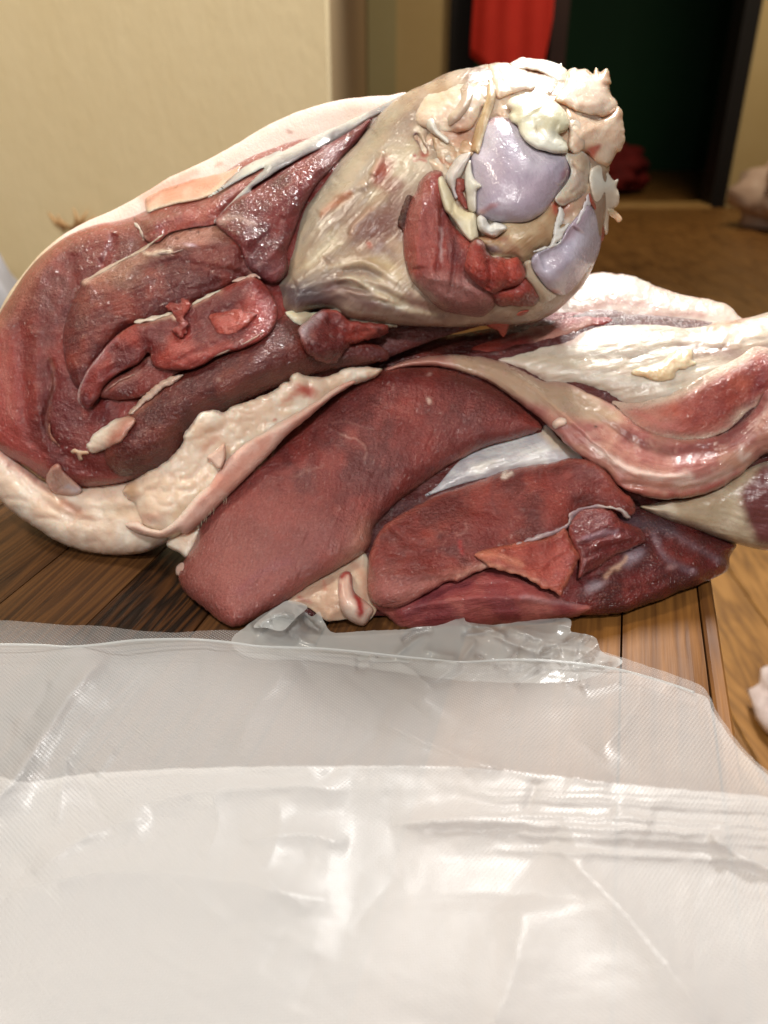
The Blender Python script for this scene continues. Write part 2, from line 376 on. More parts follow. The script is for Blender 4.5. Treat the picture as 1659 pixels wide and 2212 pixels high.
def wood(name, dark, mid, light, rough=.4, ring=26, knots=True, streak=.5, bump=.0006):
    m, nt, b = mat_new(name); L = nt.links.new
    tc = nd(nt, 'ShaderNodeTexCoord'); oi = nd(nt, 'ShaderNodeObjectInfo')
    ad = nd(nt, 'ShaderNodeVectorMath', operation='ADD'); L(tc.outputs['Object'], ad.inputs[0])
    sc = nd(nt, 'ShaderNodeVectorMath', operation='SCALE', i_Scale=7.0); sc.inputs[0].default_value = (1, 3.1, .7)
    cb = nd(nt, 'ShaderNodeVectorMath', operation='SCALE'); cb.inputs[0].default_value = (9, 31, 4); L(oi.outputs['Random'], cb.inputs['Scale']); L(cb.outputs[0], ad.inputs[1])
    mp = nd(nt, 'ShaderNodeMapping'); mp.inputs['Scale'].default_value = (ring, 1.6, ring); L(ad.outputs[0], mp.inputs[0])
    n1 = nd(nt, 'ShaderNodeTexNoise', i_Scale=1.2, i_Detail=4.0, i_Roughness=.55, i_Distortion=.6); L(mp.outputs[0], n1.inputs['Vector'])
    rings = math_n(nt, 'FRACT', math_n(nt, 'MULTIPLY', n1.outputs['Fac'], 9.0))
    tri = math_n(nt, 'ABSOLUTE', math_n(nt, 'SUBTRACT', math_n(nt, 'MULTIPLY', rings, 2.0), 1.0))
    mp2 = nd(nt, 'ShaderNodeMapping'); mp2.inputs['Scale'].default_value = (420, 9, 420); L(ad.outputs[0], mp2.inputs[0])
    n2 = nd(nt, 'ShaderNodeTexNoise', i_Scale=1.0, i_Detail=3.0); L(mp2.outputs[0], n2.inputs['Vector'])
    n3 = nd(nt, 'ShaderNodeTexNoise', i_Scale=9.0, i_Detail=4.0); L(ad.outputs[0], n3.inputs['Vector'])
    f = math_n(nt, 'ADD', math_n(nt, 'MULTIPLY', tri, .42 * streak * 2), math_n(nt, 'MULTIPLY', n2.outputs['Fac'], .35))
    f = math_n(nt, 'ADD', f, math_n(nt, 'MULTIPLY', n3.outputs['Fac'], .45))
    b.inputs['Specular IOR Level'].default_value = .25
    r = ramp(nt, f, [(.3, dark), (.58, mid), (.95, light)]); L(r.outputs[0], b.inputs['Base Color'])
    rr = nd(nt, 'ShaderNodeMapRange'); rr.inputs[3].default_value = rough - .12; rr.inputs[4].default_value = rough + .2; L(n3.outputs['Fac'], rr.inputs[0]); L(rr.outputs[0], b.inputs['Roughness'])
    bp = nd(nt, 'ShaderNodeBump', i_Distance=bump); L(f, bp.inputs['Height']); L(bp.outputs[0], b.inputs['Normal'])
    return m

def boxv(x0, x1, y0, y1, z0, z1, bev=0.0):
    if bev <= 0:
        v = [(x, y, z) for z in (z0, z1) for y in (y0, y1) for x in (x0, x1)]
        return v, [(0, 2, 3, 1), (4, 5, 7, 6), (0, 1, 5, 4), (2, 6, 7, 3), (0, 4, 6, 2), (1, 3, 7, 5)]
    b = bev; v = []
    for z, e in ((z0, 0), (z1 - b, 0), (z1, b)):
        v += [(x0 + e, y0 + e, z), (x1 - e, y0 + e, z), (x1 - e, y1 - e, z), (x0 + e, y1 - e, z)]
    f = [(3, 2, 1, 0), (8, 9, 10, 11)]
    for l in (0, 4):
        for i in range(4): f.append((l + i, l + (i + 1) % 4, l + 4 + (i + 1) % 4, l + 4 + i))
    return v, f
def box(name, mat, parent, *a, bev=0.0, rot=None, smooth=False):
    v, f = boxv(*a, bev=bev); o = mesh_obj(name, np.array(v, float), f, mat, None, smooth)
    if rot: o.rotation_euler[2] = rot
    if parent: o.parent = parent
    return o

FLZ = -0.45
M_WALL = simple('ochre_wallpaper', 'D2C096', .75, 'DACAA4', 3.2, .0008, 60, (1.2, 1.2, .5))
M_WALL2 = simple('hall_wall_paint', 'C4AC78', .7, 'CCB684', 2.0, .001, 60)
M_PIL = simple('shade_toned_side', '9A8462', .7, 'A08A68', 2.0)  # shade on the corridor side wall, put into its darker colour
M_GRN = simple('pale_green_strip', 'AFA67A', .7, 'B4AC82', 2.0)
M_DARK = simple('dark_door_frame', '0C0806', .6, '120C08', 6.0)
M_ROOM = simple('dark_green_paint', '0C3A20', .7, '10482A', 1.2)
M_RED = simple('red_cloth', 'D02A1E', .75, 'DA3626', 5.0, .001, 160)
M_DRED = simple('dark_red_cloth', '5A0F0F', .8, '74130F', 8.0)
M_FLOOR = wood('floor_wood', '5A3C20', '8A6233', 'A97D48', .38, 14, streak=.3, bump=.0003)
M_THR = simple('threshold_wood', 'B08A52', .4, 'BD975E', 8.0)
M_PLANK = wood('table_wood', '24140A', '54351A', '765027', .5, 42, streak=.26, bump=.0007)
M_PLANKD = wood('table_wood_knot_shade', '080403', '1C0F07', '4A2C14', .4, 30, streak=.6, bump=.0008)  # black knotty wood, with the shade under the meat in its colour
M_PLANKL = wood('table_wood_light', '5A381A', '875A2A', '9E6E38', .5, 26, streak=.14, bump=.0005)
M_GREY = simple('grey_plastic', '8E8C8E', .5, '9A989A', 6.0)
M_BUND = simple('pale_pink_plastic', 'C5A793', .4, 'D9C4B4', 9.0)

# floor: one base sheet and laid boards for the stretch in view
fl = mesh_obj('floor', np.array([(-6, -3, FLZ - .02), (12, -3, FLZ - .02), (12, 12, FLZ - .02), (-6, 12, FLZ - .02)]), [(0, 1, 2, 3)], M_FLOOR, None, False); tag(fl, kind='structure')
bme = None
yy = 0
for i in range(30):
    x0 = -.4 + i * .13
    v, f = boxv(-.0638, .0638, -2.0, 5.68, -.019, 0, bev=.0015)
    if bme is None:
        b0 = mesh_obj('floor_board', np.array(v, float), f, M_FLOOR, None, False); bme = b0.data
    else:
        b0 = bpy.data.objects.new('floor_board', bme); COL.objects.link(b0)
    b0.location = (x0, 0, FLZ); b0.parent = fl

wl = box('wall', M_WALL, None, -6.0, -.106, 1.70, 1.82, FLZ, 2.4); tag(wl, kind='structure')
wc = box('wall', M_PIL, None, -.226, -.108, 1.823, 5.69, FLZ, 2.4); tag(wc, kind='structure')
wf = box('wall', M_WALL2, None, -.104, .40, 5.70, 5.84, FLZ, 2.4); tag(wf, kind='structure')
wr = box('wall', M_WALL2, None, 2.272, 10.0, 5.70, 5.84, FLZ, 2.4); tag(wr, kind='structure')
st = box('wall_panel', M_GRN, wf, -.10, .075, 5.685, 5.699, FLZ, 2.4, bev=.004)
# twig-shaped stain on the wall
dr = empty('door_frame', (1.46, 5.7, FLZ), 'dark brown door frame standing open at the far end of the room', 'door frame')
for a in ((.402, .56, 5.66, 5.86, FLZ, 2.3), (2.17, 2.27, 5.66, 5.86, FLZ, 2.3)):
    v, f = boxv(*a, bev=.006); mesh_obj('jamb', np.array(v), f, M_DARK, dr, False)
v, f = boxv(.562, 2.168, 5.66, 5.86, 2.15, 2.3, bev=.006); mesh_obj('lintel', np.array(v), f, M_DARK, dr, False)
v, f = boxv(.562, 2.168, 5.62, 5.86, FLZ, FLZ + .018, bev=.004); mesh_obj('threshold', np.array(v), f, M_THR, dr, False)
v, f = boxv(1.02, 1.12, 5.68, 5.84, FLZ + .02, 2.148, bev=.004); mesh_obj('mullion', np.array(v), f, simple('brown_post', '2A130D', .5, '331810', 6), dr, False)
# dark room behind the doorway
rm = mesh_obj('wall', np.array([(-.4, 5.87, FLZ - .06), (3.4, 5.87, FLZ - .06), (3.4, 8.6, FLZ - .06), (-.4, 8.6, FLZ - .06), (-.4, 5.87, 2.5), (3.4, 5.87, 2.5), (3.4, 8.6, 2.5), (-.4, 8.6, 2.5)]),
              [(4, 7, 6, 5), (3, 2, 6, 7), (0, 3, 7, 4), (1, 5, 6, 2)], M_ROOM, None, False); tag(rm, kind='structure')

def cloth(name, P, nu, nv, mat, th=.004):
    """P(s,t)->xyz sheet with thickness"""
    v = []; f = []
    for k in (0, 1):
        for j in range(nv + 1):
            for i in range(nu + 1):
                p = P(i / nu, j / nv); v.append((p[0], p[1] + k * th, p[2]))
    N = (nu + 1) * (nv + 1); id_ = lambda i, j, k: k * N + j * (nu + 1) + i
    for j in range(nv):
        for i in range(nu):
            f.append((id_(i, j, 0), id_(i + 1, j, 0), id_(i + 1, j + 1, 0), id_(i, j + 1, 0)))
            f.append((id_(i, j, 1), id_(i, j + 1, 1), id_(i + 1, j + 1, 1), id_(i + 1, j, 1)))
    for i in range(nu):
        f.append((id_(i, 0, 0), id_(i, 0, 1), id_(i + 1, 0, 1), id_(i + 1, 0, 0))); f.append((id_(i, nv, 0), id_(i + 1, nv, 0), id_(i + 1, nv, 1), id_(i, nv, 1)))
    for j in range(nv):
        f.append((id_(0, j, 0), id_(0, j + 1, 0), id_(0, j + 1, 1), id_(0, j, 1))); f.append((id_(nu, j, 0), id_(nu, j, 1), id_(nu, j + 1, 1), id_(nu, j + 1, 0)))
    return mesh_obj(name, np.array(v), f, mat, None, True)
def redP(s, t):
    x = .54 + s * .44 + .02 * math.sin(t * 5 + s * 3) * t
    zb = .43 - .17 * min(s * 2.0, 1) + (.36 * max(0, (s - .86) / .14) ** 1.5)
    z = 2.1 * (1 - t) + zb * t
    return (x, 5.56 + .008 * math.sin(s * 9 + t * 2) + .006 * math.sin(s * 21 + 1), z)
rc = cloth('red_cloth', redP, 40, 30, M_RED); tag(rc, 'bright red cloth hanging at the top left of the dark doorway', 'cloth')

def lumpy(name, loc, rad, mat, seed, label, cat, flat=True, amp=.35, res=48):
    v = []; f = []
    for j in range(res // 2 + 1):
        th = math.pi * j / (res // 2)
        for i in range(res):
            ph = 2 * math.pi * i / res; d = Vector((math.sin(th) * math.cos(ph), math.sin(th) * math.sin(ph), math.cos(th)))
            q = 1 + amp * mnoise.fractal(d * 1.7 + Vector((seed, 0, 0)), .9, 2.1, 5) + amp * .35 * abs(mnoise.noise(d * 6 + Vector((0, seed, 0))))
            p = Vector((d.x * rad[0], d.y * rad[1], d.z * rad[2])) * q
            if flat: p.z = max(p.z, -rad[2] * .8)
            v.append((p.x, p.y, p.z + rad[2] * .8))
    for j in range(res // 2):
        for i in range(res):
            a = j * res + i; b_ = j * res + (i + 1) % res; f.append((a, a + res, b_ + res, b_))
    o = mesh_obj(name, np.array(v), f, mat, None, True); o.location = loc; return tag(o, label, cat)
lumpy('cloth_heap', (1.62, 6.7, FLZ + .004), (.42, .3, .17), M_DRED, 3, 'dark red heap of cloth on the floor inside the dark doorway', 'cloth heap')
lumpy('bundle', (2.42, 4.75, FLZ + .004), (.40, .3, .25), M_BUND, 8, 'pale pinkish bundle on the floor by the door frame at the right', 'bundle')
lumpy('grey_bag', (-.735, 1.42, FLZ + .004), (.13, .13, .26), M_GREY, 5, 'grey rounded bag against the yellow wall at the left edge', 'bag', amp=.12)
lumpy('plastic_bag', (.532, .735, FLZ + .004), (.06, .09, .06), simple('milky_pink_film', 'D5C3C0', .3, 'E6DCDB', 20, .002, 60), 12, 'crumpled milky plastic bag on the floor beside the table', 'bag', amp=.5)
rb_ = lumpy('red_scrap', (.473, .62, FLZ + .004), (.035, .05, .02), M_RED, 2, 'small red scrap lying on the floor beside the right table edge', 'scrap', amp=.3)

# twig / dried sprig on the left wall
tw = []; twf = []
def tube(pts, r, seg=6):
    v = []; f = []
    P = [Vector(p) for p in pts]
    for i, p in enumerate(P):
        d = (P[min(i + 1, len(P) - 1)] - P[max(i - 1, 0)]).normalized(); a = d.orthogonal().normalized(); b = d.cross(a)
        rr = r[i] if isinstance(r, (list, tuple)) else r
        for k in range(seg):
            t = 2 * math.pi * k / seg; v.append(tuple(p + (a * math.cos(t) + b * math.sin(t)) * rr))
    for i in range(len(P) - 1):
        for k in range(seg): f.append((i * seg + k, i * seg + (k + 1) % seg, (i + 1) * seg + (k + 1) % seg, (i + 1) * seg + k))
    f.append(tuple(range(seg))[::-1]); f.append(tuple((len(P) - 1) * seg + k for k in range(seg)))
    return v, f
def join(parts):
    V = []; Fc = []
    for v, f in parts: n = len(V); V += list(v); Fc += [tuple(i + n for i in q) for q in f]
    return V, Fc
rnd = random.Random(5); pr = []
cx, cy, cz = -.615, 1.68, .025
for i in range(16):
    a = rnd.uniform(-.6, 3.7); L_ = rnd.uniform(.012, .034); px = cx + rnd.uniform(-.025, .025)
    pr.append(tube([(px, cy, cz - .02), (px + math.cos(a) * L_ * .5, cy - rnd.uniform(.002, .012), cz - .01 + math.sin(a) * L_ * .5), (px + math.cos(a) * L_, cy - .004, cz + math.sin(a) * L_)], [.003, .004, .001], 5))
v, f = join(pr); sp = mesh_obj('dried_sprig', np.array(v), f, simple('dried_brown', 'A07A50', .8, 'B08A5C', 9), None, True)
tag(sp, 'small brown dried sprig against the yellow wall behind the meat', 'sprig')

# ------------------------------------------------------------------ table of boards, turned 16 degrees
TA = R(-15.5)
tb = empty('wooden_table', (0, .36, 0), 'rough brown wooden table of narrow boards under the meat', 'table'); tb.rotation_euler[2] = TA
def to_local(p):
    x, y = p[0], p[1] - .36; c, s = math.cos(-TA), math.sin(-TA); return x * c - y * s, x * s + y * c
ex = to_local(on_plane(1548., 1300., 0.))[0]
jn = [to_local(on_plane(float(a), float(b), 0.))[0] for a, b in ((1519, 1350), (1345, 1320))]
xs = [ex, jn[0], jn[1]]
while xs[-1] > -.62: xs.append(xs[-1] - random.choice((.068, .082, .075, .06)))
rn = random.Random(11)
for i in range(len(xs) - 1):
    x1, x0 = xs[i], xs[i + 1]; mid = (x0 + x1) / 2
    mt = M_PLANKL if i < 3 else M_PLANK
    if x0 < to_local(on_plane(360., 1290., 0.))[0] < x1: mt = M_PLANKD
    y0, y1 = -.42 + rn.uniform(-.002, .002), .30
    NY = 40; NX = 6; w = x1 - x0 - .0012
    vv = []; ff = []
    for j in range(NY + 1):
        for k in range(NX + 1):
            xx = -w / 2 + w * k / NX; e = .0012 if k in (0, NX) else 0
            wob = .0007 * mnoise.noise(Vector((xx * 40 + i * 9, j * .35, 0)))
            vv.append((xx, y0 + (y1 - y0) * j / NY, -e - .0012 + wob))
    nb = len(vv)
    for j in range(NY):
        for k in range(NX): a = j * (NX + 1) + k; ff.append((a, a + 1, a + NX + 2, a + NX + 1))
    vv += [(-w / 2, y0, -.03), (w / 2, y0, -.03), (w / 2, y1, -.03), (-w / 2, y1, -.03)]
    ff.append((nb, nb + 3, nb + 2, nb + 1))
    ff.append(tuple([nb] + [nb + 1] + [k for k in range(NX, -1, -1)])); ff.append(tuple([nb + 2, nb + 3] + [NY * (NX + 1) + k for k in range(NX + 1)]))
    ff.append(tuple([nb + 3, nb] + [j * (NX + 1) for j in range(NY + 1)])); ff.append(tuple([nb + 1, nb + 2] + [j * (NX + 1) + NX for j in range(NY, -1, -1)]))
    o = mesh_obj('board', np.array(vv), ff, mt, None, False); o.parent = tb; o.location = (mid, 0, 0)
def tbox(name, *a):
    v, f = boxv(*a, bev=.002); o = mesh_obj(name, np.array(v), f, M_PLANKL, None, False); o.parent = tb; return o
xl, xr = xs[-1], xs[0]
tbox('apron', xl + .03, xr - .03, .24, .265, -.10, -.0305); tbox('apron', xl + .03, xr - .03, -.38, -.355, -.10, -.0305)
for lx in (xl + .05, xr - .08):
    for ly in (-.35, .19): tbox('leg', lx, lx + .045, ly + .006, ly + .049, FLZ + .001, -.0305)
# ================================================================== the lower leg
MUS = ['722722', '88342B', '5C1C19']; MUSD = ['58201A', '6C2820', '421512']; PINKM = ['8E4A42', 'A05F52', '7C3A34']
FAT = ['ECD7C3', 'F0E1D0', 'E3C7B0']; WHITE = ['DCDAC8', 'E4E2D4']; TAN = ['B59C7C', 'C4AE90', '9C8069']
LAV = ['B6AEBC', 'C2BAC6', 'AAA2B2']; SKINC = ['EAD2C4', 'EED9CE']

lr = empty('meat_leg', tuple(point(900., 1250., -60.)), 'lower raw leg of meat on the table, pale shank pointing right', 'meat', 'raw legs of meat stacked on the table')
L = Body(lr, [(840, 790, 25), (600, 930, 5), (420, 1150, -75), (390, 1220, -80), (500, 1350, -185), (700, 1345, -195), (900, 1350, -198), (1330, 1330, -185), (1470, 1275, -120),
              (1595, 1180, -28), (1659, 900, -70), (1300, 800, 0), (1000, 1050, -60), (1400, 600, 130), (1200, 600, 140), (1659, 700, 20), (1100, 700, 70), (1800, 800, -20), (1800, 1100, -60)])

part(L, 'back_fat', A6((380, 330), (480, 230), (560, 150), (640, 90), (690, 45), (760, 32), (850, 38), (950, 55), (1050, 100), (1200, 150), (1400, 190), (1460, 220), (1500, 262), (1560, 330), (1300, 420), (900, 420), (500, 420)), M_FAT, ['DFCFC3', 'E6D9CE', 'D9C2B5'],
     H=55, Rd=110, Hb=160, Rb=150, lift=-70, rag=2.5, ragf=14, lump=3, lumpf=36, ang=10, clip=True,
     paint=[('s', A6((600, 262), (760, 200), (900, 195), (1060, 215)), 7, 'C9938A', .5), ('s', A6((880, 250), (1100, 255), (1300, 262)), 6, 'B98278', .5)])
part(L, 'muscle_core', D((400, 1180), (470, 1050), (600, 920), (700, 840), (840, 760), (1000, 720), (1200, 690), (1400, 680), (1660, 720), (1850, 800), (1850, 1100), (1640, 1140), (1560, 1190), (1480, 1250), (1340, 1310), (1100, 1335), (900, 1338), (700, 1338), (520, 1335), (440, 1260)), M_MUSCLE, ['461213', '551B17'],
     H=30, Rd=50, Hb=260, Rb=200, lift=-8, clip=True, lump=6, fibamp=3)
part(L, 'dark_muscle', D((560, 830), (640, 800), (700, 780), (830, 745), (900, 730), (1010, 720), (1080, 715), (1190, 690), (1300, 668), (1355, 682), (1330, 720), (1220, 770), (1080, 800), (960, 830), (850, 850), (700, 860), (560, 880)), M_MUSCLE, MUSD,
     H=40, Rd=50, Hb=120, Rb=80, lift=-15, ang=-8, fibamp=5, lump=5, clip=True)
part(L, 'red_strip', A6((20, 440), (200, 375), (330, 300), (480, 252), (600, 246), (700, 250), (800, 262), (870, 280), (800, 310), (700, 320), (560, 380), (400, 420), (200, 455), (60, 465)), M_MUSCLE, ['932F29', 'A73F33', '7F2421'],
     H=14, Rd=24, Hb=30, on=4, lift=2, rag=2, ang=-18, fibamp=3, lump=3,
     paint=[('s', A6((420, 395), (560, 350), (700, 300)), 12, 'C89C8A', .6), ('b', A6((775, 275))[0], 34, 9, 10, 'A3120F', .95), ('b', A6((800, 292))[0], 26, 6, 15, '7C0B0C', .9), ('b', A6((815, 243))[0], 6, 4, 0, '5E0A0C', .9)])
sp3, sr3 = family(A6((0, 458), (300, 430), (600, 370), (900, 310), (1200, 300), (1560, 285), (1900, 250)), A6((0, 478), (300, 530), (600, 630), (850, 700), (1100, 690), (1400, 590), (1800, 560)), 40, ['E6DCCA', 'EAE2D4', 'C8B49C', 'D6C4A8', 'BFA996', 'E2D2B8'], (3, 9), (.35, .75), 8, (1, 3.5))
part(L, 'shank_fascia', A6((-120, 472), (0, 455), (200, 450), (400, 405), (560, 365), (700, 305), (900, 285), (1150, 292), (1400, 292), (1560, 272), (1700, 235), (1900, 215), (1960, 400), (1900, 640), (1700, 640), (1450, 720), (1300, 760), (1100, 790), (900, 780), (780, 720), (650, 670), (550, 660), (440, 645), (300, 590), (150, 530), (0, 500)), M_FASCIA, ['DCCBBB', 'E2D4C6', 'D0BCAA'],
     H=95, Rd=130, Hb=150, Rb=150, lift=-25, ang=-12, lump=5, lumpf=60, fibamp=3.5, fibf=7, clip=True,
     ridges=[(p, w, h * .4) for p, w, h in sr3] + [(A6((1330, 360), (1400, 300), (1560, 300)), 7, 4), (A6((1400, 420), (1470, 340), (1640, 330)), 7, 4), (A6((1500, 430), (1540, 370), (1659, 380)), 6, 4), (A6((900, 500), (1150, 430), (1450, 440)), 8, -5)],
     paint=[*sp3, ('s', A6((1180, 440), (1350, 450), (1540, 470), (1700, 440)), 15, '9A7C76', .75), ('s', A6((900, 400), (1100, 350), (1300, 340), (1500, 300)), 8, 'B58D6C', .5),
            ('s', A6((1040, 300), (1250, 300), (1430, 290), (1560, 275)), 5, 'B06F55', .55), ('s', A6((150, 480), (330, 545), (450, 600)), 6, 'A98276', .5),
            ('s', A6((700, 310), (640, 360), (540, 400)), 14, 'B4685E', .6), ('n', 30, .35, 'E6DCCC', .5)])
part(L, 'fat_crumb', A6((925, 575), (960, 542), (1080, 512), (1130, 470), (1180, 442), (1255, 448), (1250, 500), (1275, 520), (1230, 545), (1170, 560), (1150, 605), (1060, 617), (980, 592)), M_FAT, ['D6BD98', 'E0CBAC'], H=16, Rd=14, on=4, lift=2, step=2, rag=2, ragf=12, lump=4, lumpf=14)
part(L, 'inner_muscle', A6((820, 730), (900, 730), (1000, 722), (1200, 652), (1350, 562), (1500, 490), (1580, 430), (1680, 440), (1900, 460), (1900, 700), (1690, 720), (1560, 770), (1490, 840), (1390, 905), (1200, 940), (1050, 930), (930, 870)), M_MUSCLE, ['994538', 'AD5644', '85362F'],
     H=30, Rd=60, Hb=40, on=8, lift=5, ang=-28, fibamp=2.5, lump=4, rag=2,
     paint=[('e', 16, 'D4BEAA', .85), ('s', A6((860, 738), (1000, 730), (1200, 660), (1400, 545), (1560, 460)), 12, 'CFB6A0', .8), ('b', A6((1000, 800))[0], 60, 26, 20, 'B98674', .6), ('s', A6((1640, 480), (1620, 600), (1560, 740)), 14, '7E3338', .6), ('s', A6((950, 780), (1100, 850), (1280, 880), (1450, 850)), 9, 'B8655C', .5)])
part(L, 'membrane_roll', A6((-390, 545), (-280, 502), (-150, 480), (-20, 472), (60, 478), (150, 487), (300, 540), (440, 612), (560, 620), (680, 670), (800, 725), (870, 775), (960, 850), (1100, 912), (1250, 925), (1390, 905), (1500, 845), (1580, 765), (1680, 640), (1900, 560), (1950, 800), (1850, 960), (1659, 1000), (1600, 1035), (1520, 1110), (1400, 1190), (1250, 1235), (1080, 1250), (950, 1222), (850, 1170), (790, 1100), (700, 1050), (580, 960), (490, 865), (400, 790), (280, 700), (150, 612), (0, 562), (-100, 538), (-200, 532), (-300, 540), (-385, 560)), M_FASCIA, ['B78071', 'C0907C', 'A66A62'],
     H=42, Rd=42, Hb=50, on=10, lift=14, ang=35, conc=True, lump=4, lumpf=45, fibamp=3, fibf=9, rag=2, ragf=16, tilt=[(1000, 780, 0), (1250, 950, -22), (1500, 1060, -30), (1659, 850, -5), (1300, 830, 10), (1500, 930, 26), (1659, 1000, -8)],
     ridges=[(A6((300, 600), (430, 680), (560, 790), (690, 900), (800, 1010), (900, 1090), (1080, 1130), (1250, 1120)), 6, 7), (A6((560, 690), (700, 790), (850, 900), (1000, 980), (1180, 1010), (1400, 960)), 16, -15), (A6((850, 1165), (1000, 1175), (1200, 1195), (1400, 1140), (1560, 1040)), 7, -6), (A6((100, 520), (300, 590), (450, 680)), 5, 4)],
     paint=[('p', A6((-20, 475), (60, 480), (150, 487), (300, 540), (440, 612), (640, 650), (800, 740), (880, 830), (700, 830), (560, 780), (420, 740), (280, 690), (150, 610), (0, 560)), 14, 'C2A78B', .85),
            ('s', A6((720, 960), (800, 1020), (900, 1085), (1000, 1115), (1120, 1130), (1240, 1125)), 8, 'D8C0B4', .85), ('s', A6((1160, 1170), (1300, 1150), (1450, 1100)), 9, 'D2B7AA', .6),
            ('s', A6((900, 900), (1050, 960), (1250, 985), (1420, 930), (1560, 820), (1680, 700)), 26, '7A3B3B', .65), ('s', A6((1430, 900), (1540, 800), (1640, 690)), 16, '5E3036', .55),
            ('s', A6((800, 1130), (900, 1200), (1080, 1235), (1250, 1220), (1400, 1175)), 9, 'A5544C', .6), ('n', 26, .3, 'CBA595', .35), ('b', A6((735, 865))[0], 3.5, 2.5, 40, '3A2A16', 1),
            ('s', A6((1510, 970), (1520, 1030), (1560, 1010)), 6, 'DCC6BC', .6)])
part(L, 'fat_crumb', A6((500, 840), (530, 812), (570, 815), (572, 850), (540, 862), (520, 875), (502, 870)), M_FAT, ['DEC0B0', 'E6D2C4'], H=8, Rd=7, on=2, lift=2, step=2, rag=1.5, ragf=7)

part(L, 'shank_tendon', A6((960, 1290), (1040, 1270), (1130, 1245), (1250, 1225), (1400, 1170), (1530, 1090), (1659, 1040), (1900, 1000), (1950, 1250), (1850, 1500), (1659, 1525), (1500, 1492), (1400, 1462), (1250, 1405), (1120, 1365)), M_FASCIA, ['C9B79C', 'D6C7B0', 'B9A488'],
     H=70, Rd=80, Hb=110, Rb=110, lift=10, ang=14, fibamp=2.5, lump=4, clip=True,
     paint=[('f', 5, .15, 'B49C86', .45), ('p', A6((1510, 1225), (1560, 1150), (1659, 1060), (1850, 1060), (1850, 1500), (1659, 1500), (1600, 1480), (1540, 1360)), 14, '6B3136', .95), ('s', A6((1100, 1330), (1250, 1385), (1420, 1450)), 8, '8D7468', .5)])
part(L, 'back_muscle', A6((480, 1400), (580, 1330), (640, 1290), (720, 1270), (830, 1280), (900, 1300), (1000, 1290), (1150, 1360), (1280, 1410), (1400, 1462), (1450, 1480), (1490, 1500), (1455, 1560), (1450, 1620), (1380, 1680), (1200, 1750), (1000, 1830), (850, 1872), (600, 1885), (200, 1890), (0, 1890), (-100, 1900), (-160, 1800), (0, 1600), (300, 1500)), M_MUSCLE, ['601B1B', '722522', '471517'],
     H=75, Rd=95, Hb=200, Rb=160, lift=0, ang=-20, fibamp=4, fibf=14, lump=8, lumpf=55, rag=2.5, clip=True,
     ridges=[(A6((1010, 1450), (1100, 1560), (1260, 1640)), 10, -7), (A6((1080, 1430), (1200, 1520), (1400, 1600)), 9, -6), (A6((640, 1700), (760, 1640), (900, 1560), (1000, 1440)), 14, -12), (A6((700, 1470), (850, 1440), (960, 1420)), 8, -6)],
     paint=[('s', A6((880, 1350), (1000, 1380), (1150, 1420)), 16, '4A3F49', .7), ('s', A6((1040, 1440), (1110, 1560), (1260, 1640)), 8, '7D6770', .6), ('s', A6((1160, 1430), (1280, 1510), (1420, 1590)), 8, '6C5862', .55),
            ('b', A6((930, 1560))[0], 26, 13, -30, 'A4909A', .8), ('b', A6((730, 1720))[0], 24, 12, -25, 'A08F96', .75), ('s', A6((790, 1665), (860, 1600), (900, 1560)), 5, 'D2A88E', .8), ('b', A6((1120, 1640))[0], 40, 24, 20, '4A2029', .5), ('b', A6((1140, 1610))[0], 10, 8, 0, 'B08C8C', .5)])
part(L, 'muscle', D((805, 1270), (850, 1240), (992, 1245), (1056, 1225), (1130, 1250), (1200, 1282), (1230, 1300), (1280, 1310), (1250, 1330), (1150, 1345), (1050, 1352), (960, 1358), (885, 1358), (858, 1350), (835, 1330), (812, 1318), (800, 1295)), M_DRYMUS, ['8F4443', 'A0584F', '7A3437'],
     H=45, Rd=60, Hb=40, on=10, lift=6, ang=-10, fibamp=4, fibf=10, lump=5, rag=3, ragf=20,
     ridges=[(D((850, 1330), (950, 1300), (1100, 1290), (1200, 1300)), 10, 8), (D((900, 1290), (1000, 1265), (1110, 1262)), 8, -6)],
     paint=[('e', 8, 'A96B64', .5), ('s', D((1010, 1262), (930, 1290), (880, 1330)), 10, '6D3540', .5), ('s', D((1130, 1290), (1200, 1300), (1280, 1300)), 6, 'B58A8C', .5)])

